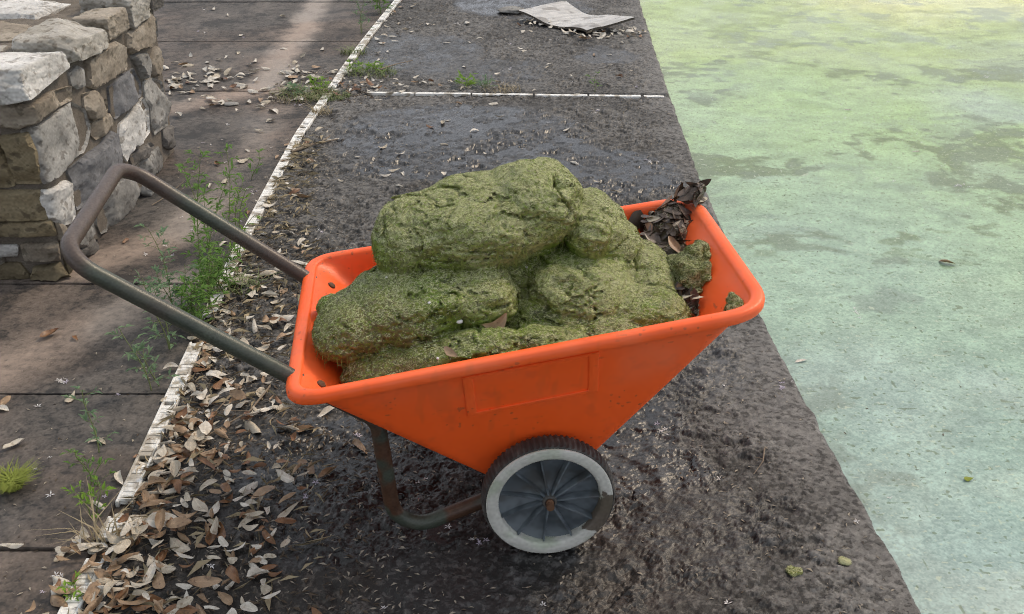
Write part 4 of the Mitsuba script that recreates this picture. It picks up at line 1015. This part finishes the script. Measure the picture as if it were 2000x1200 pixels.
def pool_flecks(xy, size, seed):
    V, F = flecks(len(xy), lambda r, n: xy, size, seed); V[:, 2] = WATER_Z + .0010 + .001 * np.random.default_rng(1).random(len(V)); return V, F
k = obj('pool_debris', pool_flecks(xy[:620], .004, 5), 'm_fleck_dark'); tag(k, 'tiny dark specks of plant matter floating on the green pool', 'plant debris', kind='stuff')
# single things on the pool
k = put('floating_leaf', LEAF_SHAPES[(3, 'tan')], leaf_matrix((1.43, 3.21, WATER_Z + .003), .055, 2.5, .1, .3, False, 1.3)); tag(k, 'curled grey-brown leaf floating alone out on the pale green pool', 'leaf')
k = put('floating_leaf', LEAF_SHAPES[(7, 'pale')], leaf_matrix((.795, 2.563, WATER_Z + .003), .038, .35, 0, .1, False, .8)); tag(k, 'white leaf floating right against the pool edge beside the cart', 'leaf')
k = put('floating_leaf', mikit.ply((LEAVES[5][0], LEAVES[5][1]), 'm_moss', smooth=True, uv=LEAVES[5][2]), leaf_matrix((1.05, 2.02, WATER_Z + .003), .024, .2, 0, .1, False, 1.4)); tag(k, 'small yellow-green leaf floating low at the right of the pool', 'leaf')
for x, y, t in ((1.58, 4.92, 'upper'), (1.70, 4.32, 'lower')):
    k = put('floating_leaf', LEAF_SHAPES[(2, 'pale')], leaf_matrix((x, y, WATER_Z + .003), .036, .1, 0, 0, False, .6)); tag(k, f'small white floating leaf far out on the pool, {t} of the pair', 'leaf')

# wet brown leaves heaped in the front corner of the cart
rng = np.random.default_rng(41)
mv, mf = mulch; mc = mv[mf].mean(1); mn = np.cross(mv[mf[:, 1]] - mv[mf[:, 0]], mv[mf[:, 2]] - mv[mf[:, 0]]); ar = np.linalg.norm(mn, axis=1); mn /= ar[:, None] + 1e-12
pw_ = ar * np.clip(mn[:, 2] + .45, 0, 1) * (mc[:, 2] > .41); pick = rng.choice(len(mf), 230, p=pw_ / pw_.sum())
CYW, SYW = math.cos(YAW), math.sin(YAW)
for j, q in enumerate(pick):
    n = mn[q]; n = np.array([CYW * n[0] - SYW * n[1], SYW * n[0] + CYW * n[1], n[2]]) + rng.normal(0, .12, 3); n /= np.linalg.norm(n)
    t = rng.normal(size=3) + np.array([.2, .9, .5]); t -= n * (t @ n); t /= np.linalg.norm(t); s = np.cross(n, t); L = rng.uniform(.034, .060)
    p = W(mc[q]) + n * rng.uniform(-.002, .006)
    col = 'dark' if rng.random() < .74 else ('brown' if rng.random() < .55 else 'cream')
    m = T(np.array([[*(t[i_] * L, s[i_] * L, n[i_] * L * .3, p[i_])] for i_ in range(3)] + [[0, 0, 0, 1.0]]))
    k = put('wet_leaf', LEAF_SHAPES[(int(rng.integers(NV)), col)], m)
    hi = 'upper' if mc[q][1] > .17 else 'middle' if mc[q][1] > .09 else 'lower'
    txt = {'dark': 'blackish wet rotting leaf', 'brown': 'reddish brown wet leaf', 'cream': 'faded grey wet leaf'}[col] + f' in the {hi} part of the cart corner heap'
    tag(k, txt, 'leaf', txt)
for (lx, ly, lz, r1, L, txt) in ((.262, .252, .500, 60, .060, 'large flat brown wet leaf stuck upright on the orange inner wall of the cart'), (.236, .247, .478, 72, .050, 'second brown wet leaf stuck on the orange inner wall, nearer the heap')):
    p = W([lx, ly, lz]); k = put('wet_leaf', LEAF_SHAPES[(9, 'dark')], T().translate(p.tolist()).rotate([0, 0, 1], 7).rotate([1, 0, 0], 78).rotate([0, 0, 1], float(r1)).scale([L, L * 1.25, L * .25])); tag(k, txt, 'leaf')
tm = trimesh.Trimesh(hv, hf, process=False)
for tx_, ty_, tz_, L, yw, vi, lab in ((-.10, -.14, .475, .054, .55, 2, 'single grey-brown leaf lying on the front of the algae heap'), (-.185, -.20, .44, .034, 2.4, 6, 'small tan leaf low on the algae heap just above the near rim')):
    hit, _, ti = tm.ray.intersects_location(np.array([[tx_, ty_ - .42, tz_ + .21]]), np.array([[0, .894, -.447]]), multiple_hits=False)
    n = vnormals(hv, hf)[hf[ti[0]]].mean(0) + np.array([0, -.3, .5]); n /= np.linalg.norm(n); n = W(n) - W([0, 0, 0])
    t = np.array([math.cos(yw), math.sin(yw), .2]); t -= n * (t @ n); t /= np.linalg.norm(t); s = np.cross(n, t); p = W(hit[0]) + n * .004
    k = put('leaf_on_heap', LEAF_SHAPES[(vi, 'tan')], T(np.array([[*(t[i_] * L, s[i_] * L * 1.2, n[i_] * L * .4, p[i_])] for i_ in range(3)] + [[0, 0, 0, 1.0]]))); tag(k, lab, 'leaf')
# snail shells on the heap: dropped onto its surface along the line of sight of the sun side
tm = trimesh.Trimesh(hv, hf, process=False)
shell = mikit.ply(trimesh.creation.icosphere(subdivisions=2, radius=1.0), 'm_blossom', smooth=True)
o = np.array([[-.165, -.6, .545], [-.30, -.6, .60], [-.02, -.6, .60], [-.21, -.6, .50], [-.05, -.6, .49], [.12, -.6, .50], [.17, -.6, .46], [-.26, -.6, .40], [-.10, -.6, .43], [-.22, -.6, .58]])
hit, ray, _ = tm.ray.intersects_location(o, np.tile([0, 1.0, -.12], (len(o), 1)), multiple_hits=False)
for j, q in enumerate(hit):
    s = .0065 if ray[j] == 0 else .0034
    k = put('snail_shell', shell, T().translate(W(q).tolist()).rotate([0, 0, 1], 40.0 * j).scale([s, s * .8, s * .7]))
    tag(k, 'pinkish grey pebble-like shell in the crease below the top fold of the algae' if ray[j] == 0 else 'tiny white snail shell caught on the algae heap', 'snail shell', None if ray[j] == 0 else 'tiny shells on the algae heap')

# ---------------------------------------------------------------- weeds
def weed(x, y, h, seed, label, mat='m_weed', lean=(0, 0), dens=1.0, size=.020, stems=1):
    r = np.random.default_rng(seed); k = thing('weed', label, 'weed'); sp_, lp = [], []
    for s_ in range(stems):
        bx, by = x + r.normal(0, .010) * (stems > 1), y + r.normal(0, .015) * (stems > 1); hh = h * r.uniform(.6, 1.0) if s_ else h
        la = r.uniform(0, 6.28); lx, ly = lean[0] + .18 * math.cos(la) * (s_ > 0), lean[1] + .18 * math.sin(la) * (s_ > 0)
        t = np.linspace(0, 1, 14)
        P = np.stack([bx + lx * hh * t ** 1.6 + .012 * np.sin(5 * t + r.uniform(0, 6)) * t, by + ly * hh * t ** 1.6 + .012 * np.cos(4 * t + r.uniform(0, 6)) * t, hh * t - .01], 1)
        sp_.append(tube(P, np.linspace(.0019, .0008, 14), 5))
        nn = int(hh / .017 * dens) + 2
        for q in range(nn):
            tt = (.12 + .88 * (q + r.random()) / nn); i = min(12, int(tt * 13)); p = P[i] + (P[i + 1] - P[i]) * (tt * 13 - i)
            a = q * 2.4 + r.normal(0, .4); br = r.uniform(.015, .045) * (1.25 - .55 * tt) * size / .020
            d = np.array([math.cos(a), math.sin(a), r.uniform(.2, .9)]); d /= np.linalg.norm(d); e = p + d * br
            sp_.append(tube(np.array([p, (p + e) / 2 + [0, 0, .003], e]), .0006, 4))
            for w in range(int(r.integers(3, 6))):
                b_ = r.uniform(0, 1) if w else 1.0; o = p + (e - p) * (.45 + .55 * b_)
                ld = d + r.normal(0, .75, 3) * [1, 1, .5]; ld /= np.linalg.norm(ld); L = 1.15 * size * r.uniform(.6, 1.25); sd_ = np.cross(ld, [0, 0, 1]); sd_ /= np.linalg.norm(sd_) + 1e-9
                up = np.cross(sd_, ld); wd = L * r.uniform(.12, .19)
                V = np.array([o, o + ld * L * .45 + sd_ * wd + up * .002, o + ld * L - up * L * .15, o + ld * L * .45 - sd_ * wd + up * .002, o + ld * L * .5 - up * L * .03])
                lp.append((V, np.array([[0, 1, 4], [1, 2, 4], [2, 3, 4], [3, 0, 4]])))
    obj('stem', merge(sp_), 'm_stem', k, smooth=True)
    q = obj('foliage', merge(lp), mat, k); tag(q, kind='stuff')
WEEDS = [(-.915, 2.86, .47, 'tallest thin green weed growing at the drain strip behind the handle', 'm_weed', (.06, .08), 1.1, .021, 2), (-.925, 2.99, .40, 'thin green weed just behind the tallest one at the drain strip', 'm_weed', (-.08, .05), 1.0, .020, 2),
    (-.955, 2.74, .30, 'bushy green weed at the patio edge left of the tallest weed', 'm_weed_blue', (-.10, .0), 1.2, .022, 3), (-.885, 2.80, .22, 'low leafy weed on the leaf litter right of the tallest weed', 'm_weed', (.10, .0), 1.3, .022, 3),
    (-.93, 3.28, .34, 'upright weed at the drain strip beyond the cart handle', 'm_weed', (.05, .1), 1.0, .019, 2), (-.90, 3.18, .25, 'short weed leaning over the white strip beyond the handle', 'm_weed_bright', (.25, .0), 1.0, .019, 2),
    (-.945, 2.58, .24, 'drooping weed on the patio side below the near handle tube', 'm_weed_blue', (-.15, -.1), 1.0, .022, 2), (-.925, 2.40, .20, 'weed beside the white strip under the near handle tube', 'm_weed_blue', (-.2, -.1), .9, .022, 2),
    (-.965, 2.08, .17, 'thin wispy weed standing on the patio left of the near strip', 'm_weed_blue', (-.10, .15), .8, .020, 1), (-.935, 1.97, .11, 'small bright weed by the broken near end of the strip', 'm_weed', (-.05, 0), 1.0, .015, 2), (-.90, 1.86, .09, 'small round-leaved sprout in the gap of the near strip', 'm_weed_bright', (.0, 0), 1.0, .018, 2),
    (-.85, 1.60, .04, 'tiny lime green sprout in the leaf litter at the bottom', 'm_weed_bright', (0, 0), 1.4, .014, 2), (-.93, 5.12, .075, 'bright green weed clump where the leaf line meets the strip', 'm_weed_bright', (-.1, 0), 1.1, .024, 4), (-1.02, 5.06, .06, 'blue-green weed clump on the patio beside the strip junction', 'm_weed_blue', (-.1, 0), 1.1, .024, 4),
    (-.82, 5.46, .07, 'lime weed at the strip just beyond the junction', 'm_weed_bright', (.1, 0), 1.1, .022, 3), (-.70, 5.48, .055, 'low lime green weed patch on the walkway left of the joint strip', 'm_weed_bright', (.0, 0), 1.1, .024, 4), (-.22, 5.20, .045, 'small bright weed rosette growing at the middle of the joint strip', 'm_weed_bright', (.0, 0), 1.4, .026, 4), (-.14, 5.18, .05, 'grey-green weed rosette touching the bright one at the joint strip', 'm_weed_blue', (.2, 0), 1.4, .024, 3),
    (-.90, 2.68, .16, 'low bushy weed filling the break in the strip behind the near handle tube', 'm_weed', (.0, .0), 1.6, .022, 5), (-.885, 2.93, .14, 'low bushy weed at the litter edge beyond the break in the strip', 'm_weed', (.1, .0), 1.5, .021, 5),
    (.40, 5.12, .09, 'single thin weed at the right part of the joint strip', 'm_weed', (.1, 0), .9, .020, 1), (-.90, 6.35, .22, 'wispy weed at the far left of the strip', 'm_weed_blue', (-.1, 0), .8, .024, 2), (-.835, 6.9, .20, 'leafy green weed at the far end of the white strip', 'm_weed', (-.1, 0), 1.2, .034, 4), (-1.0, 3.9, .10, 'small sprig leaning over the strip midway along', 'm_weed', (.4, 0), 1.0, .022, 1)]
for i, (x, y, h, lab, mat, lean, dens, size, stems) in enumerate(WEEDS): weed(x, y, h, 700 + i, lab, mat, lean, dens, size, stems)
def tuft(x, y, r0, h, n, seed, mat, label, name='grass_tuft'):
    r = np.random.default_rng(seed); parts = []
    for _ in range(n):
        a = r.uniform(0, 6.28); d = r0 * math.sqrt(r.random()); b = np.array([x + d * math.cos(a), y + d * math.sin(a) * .8, .0]); l = r.uniform(0, 6.28); hh = h * r.uniform(.4, 1.2)
        dr_ = np.array([math.cos(l), math.sin(l), 0]); s = np.array([-math.sin(l), math.cos(l), 0]); w = .0016 * r.uniform(.6, 1.3)
        p = [b + dr_ * hh * k_ * k_ * 1.3 + [0, 0, hh * k_ * (1.25 - .5 * k_)] for k_ in (0, .5, 1)]
        parts.append((np.array([p[0] - s * w, p[0] + s * w, p[1] - s * w * .8, p[1] + s * w * .8, p[2]]), np.array([[0, 1, 3], [0, 3, 2], [2, 3, 4]])))
    k = obj(name, merge(parts), mat); tag(k, label, 'moss' if name == 'moss_tuft' else 'grass tuft')
tuft(-.98, 5.03, .14, .045, 260, 1, 'm_stem', 'yellowish dry grass mat among pale leaves on the patio near the strip junction')
tuft(-1.0, 5.02, .16, .04, 160, 2, 'm_stem_dry', 'straw coloured grass mat mixed into the leaves at the strip junction')
tuft(-.72, 5.44, .13, .05, 220, 3, 'm_stem', 'yellow-green grass patch on the walkway just past the junction')
tuft(-.05, 5.135, .10, .03, 120, 4, 'm_stem_dry', 'dry trailing grass along the middle of the joint strip')
tuft(-.87, 4.75, .05, .05, 80, 5, 'm_stem_dry', 'dry stalks beside the strip below the junction')
tuft(-.84, 2.95, .08, .06, 110, 6, 'm_stem', 'grass sprouting from the litter beside the tall weeds')
tuft(-.865, 5.85, .07, .05, 110, 7, 'm_stem', 'dull grass along the far strip beyond the junction')
tuft(-.845, 1.75, .04, .10, 26, 8, 'm_stem_dry', 'thin upright dry stalks in the near leaf litter')
tuft(-1.112, 1.945, .022, .045, 420, 11, 'm_moss', 'fluffy yellow-green moss tuft on the brown patio at the far left', 'moss_tuft')
small_clump((.565, 1.672, .001), (.010, .011, .003), 311, 'algae_scrap', ('pale green algae scrap dropped on the walkway at the bottom right', 'algae scrap'), .003, 300, ('m_fibre_olive', 'm_fibre_pale'), 'm_algae', True, .012)
small_clump((.672, 1.70, .001), (.012, .008, .003), 312, 'algae_scrap', ('beige algae scrap near the pool edge at the bottom right', 'algae scrap'), .003, 300, ('m_fibre_pale',), 'm_fibre_pale', True, .012)
tuft(-.87, 5.02, .10, .02, 420, 12, 'm_stem', 'brownish moss cushion over the strip junction', 'moss_tuft')

# ---------------------------------------------------------------- unseen tree, added to shade the near side
def shade_tree(x, y, seed):
    r = np.random.default_rng(seed); k = thing('shade_tree', 'broad leafy tree added unseen behind the viewer to shade the near side', 'tree')
    P = np.array([[x, y, -.1], [x + .1, y, 1.2], [x + .25, y + .1, 2.6], [x + .3, y + .2, 4.2]]); parts = [tube(P, np.array([.26, .20, .16, .07]), 14)]
    tips = []
    for q in range(11):
        a = q * 2.4; b = P[2] + (P[3] - P[2]) * r.random(); e = b + np.array([math.cos(a) * r.uniform(1.2, 2.6), math.sin(a) * r.uniform(1.2, 2.6), r.uniform(.5, 1.8)])
        parts.append(tube(np.array([b, (b + e) / 2 + [0, 0, .25], e]), np.array([.06, .04, .012]), 7)); tips += [e, (b + e) / 2 + [0, 0, .3]]
    obj('trunk', merge(parts), 'm_twig', k, smooth=True)
    n = 5500; c = np.array(tips)[r.integers(0, len(tips), n)] + r.normal(0, .55, (n, 3)); t = r.normal(size=(n, 3)); t /= np.linalg.norm(t, axis=1, keepdims=True); s = np.cross(t, r.normal(size=(n, 3))); s /= np.linalg.norm(s, axis=1, keepdims=True)
    L = r.uniform(.07, .13, (n, 1)); V = np.stack([c - t * L, c + s * L * .45, c + t * L, c - s * L * .45], 1).reshape(-1, 3); o = np.arange(n)[:, None] * 4
    q = obj('crown', (V, np.vstack([o + [0, 1, 2], o + [0, 2, 3]])), 'm_weed', k); tag(q, kind='stuff')
shade_tree(-2.6, -2.4, 51)

# ---------------------------------------------------------------- twigs, stones, plywood
def twig(pts, r, label, side=None):
    P = fillet(pts, [.03] * (len(pts) - 2)) if len(pts) > 2 else np.array(pts)
    parts = [tube(P, np.linspace(r, r * .55, len(P)), 8)]
    if side: parts.append(tube(np.array(side), np.array([r * .6, r * .35]), 6))
    k = obj('twig', merge(parts), 'm_twig', smooth=True); tag(k, label, 'twig')
twig([(-.90, 4.19, .012), (-.83, 4.27, .016), (-.735, 4.36, .010)], .0065, 'thick brown twig lying beside the strip above the cart handle', [(-.80, 4.30, .012), (-.77, 4.38, .018)])
twig([(-.62, 2.36, .012), (-.645, 2.24, .014), (-.72, 2.14, .012), (-.76, 2.06, .010)], .0026, 'long thin bent twig crossing the leaf litter below the handle', [(-.645, 2.24, .013), (-.72, 2.245, .012)])
twig([(-.70, 2.36, .010), (-.735, 2.22, .012)], .0022, 'short thin stalk left of the bent twig', None)
twig([(.590, 2.085, .010), (.575, 2.03, .012), (.545, 1.985, .008)], .0017, 'tiny pale twig on the walkway right of the wheel', [(.578, 2.04, .011), (.558, 2.05, .010)])
twig([(-.67, 5.42, .03), (-.60, 5.50, .035), (-.52, 5.60, .03)], .004, 'thin grey twig in the drift left of the joint strip', None)
twig([(-1.30, 3.62, .006), (-1.26, 3.72, .012), (-1.25, 3.86, .008)], .0018, 'thin pale stalk on the patio at the foot of the stone wall', [(-1.26, 3.72, .010), (-1.22, 3.80, .010)])
def chip(c, r, seed, name, label, cat, mat):
    m = trimesh.creation.icosphere(subdivisions=3); v = m.vertices * (1 + .5 * (nfbm(m.vertices[:, 0], m.vertices[:, 1], m.vertices[:, 2], 1.6, 2, seed)[:, None] - .5)) * np.array(r); k = obj(name, (v + np.array(c), m.faces), mat, smooth=30); tag(k, label, cat)
chip((-1.352, 3.735, .018), (.028, .022, .022), 1, 'stone_chip', 'white broken stone chip at the foot of the stone wall', 'stone chip', 'm_stone_white')
chip((-1.31, 4.895, .004), (.035, .030, .007), 2, 'flat_pebble', 'flat round grey pebble on the patio in front of the leaf line', 'pebble', 'm_stone_grey')
chip((.0, 6.93, .012), (.085, .07, .020), 3, 'flat_rock', 'flat grey rock lying against the left corner of the plywood', 'rock', 'm_stone_grey')
def board():
    n, m = 28, 20; s, t = np.meshgrid(np.linspace(0, 1, n), np.linspace(0, 1, m), indexing='ij')    # s from A-D side to B-C side
    A, B, C, D = (np.array([*q, z]) for q, z in ((bA, .045), (bB, .050), (bC, .085), (bD, .018)))
    P = (1 - s)[..., None] * ((1 - t)[..., None] * A + t[..., None] * D) + s[..., None] * ((1 - t)[..., None] * B + t[..., None] * C)
    P[..., 2] += -.045 * np.sin(np.pi * np.clip(t * 1.05, 0, 1)) * (.4 + .6 * s) + .010 * np.sin(9 * t + 2 * s) + .006 * nfbm(s, t, 0, 5, 2, 150)
    jag = .012 * (nfbm(s, t, 3, 16, 2, 151) - .5); P[..., 0] += jag * (t < .02); P[..., 1] += jag * (s < .02)
    P[..., 2] = np.maximum(P[..., 2], .010)
    uv = np.stack([s.ravel(), t.ravel()], 1); top_ = P.reshape(-1, 3); f = grid_faces(n, m)
    nrm = vnormals(top_, f)
    if nrm[:, 2].mean() < 0: f = f[:, ::-1]
    return top_, f, uv, n, m
bt, bf, buv, bn, bm = board()
kb = thing('plywood_sheet', 'warped weathered grey plywood sheet lying on the walkway at the top', 'plywood sheet')
put('face_veneer', mikit.ply((bt + [0, 0, .010], bf), 'm_board', smooth=True, uv=buv), None, kb)
idx = np.arange(bn * bm).reshape(bn, bm); ring = np.concatenate([idx[:, 0], idx[-1, 1:], idx[-2::-1, -1], idx[0, -2:0:-1]])
rv = np.vstack([bt[ring] + [0, 0, .0098], bt[ring] + [0, 0, -.003]]); i = np.arange(len(ring)); j = (i + 1) % len(ring)
obj('core_edge', merge([(rv, np.vstack([np.stack([i, j, len(ring) + i], 1), np.stack([j, len(ring) + j, len(ring) + i], 1)])), (bt + [0, 0, -.003], bf[:, ::-1])]), 'm_board_edge', kb)
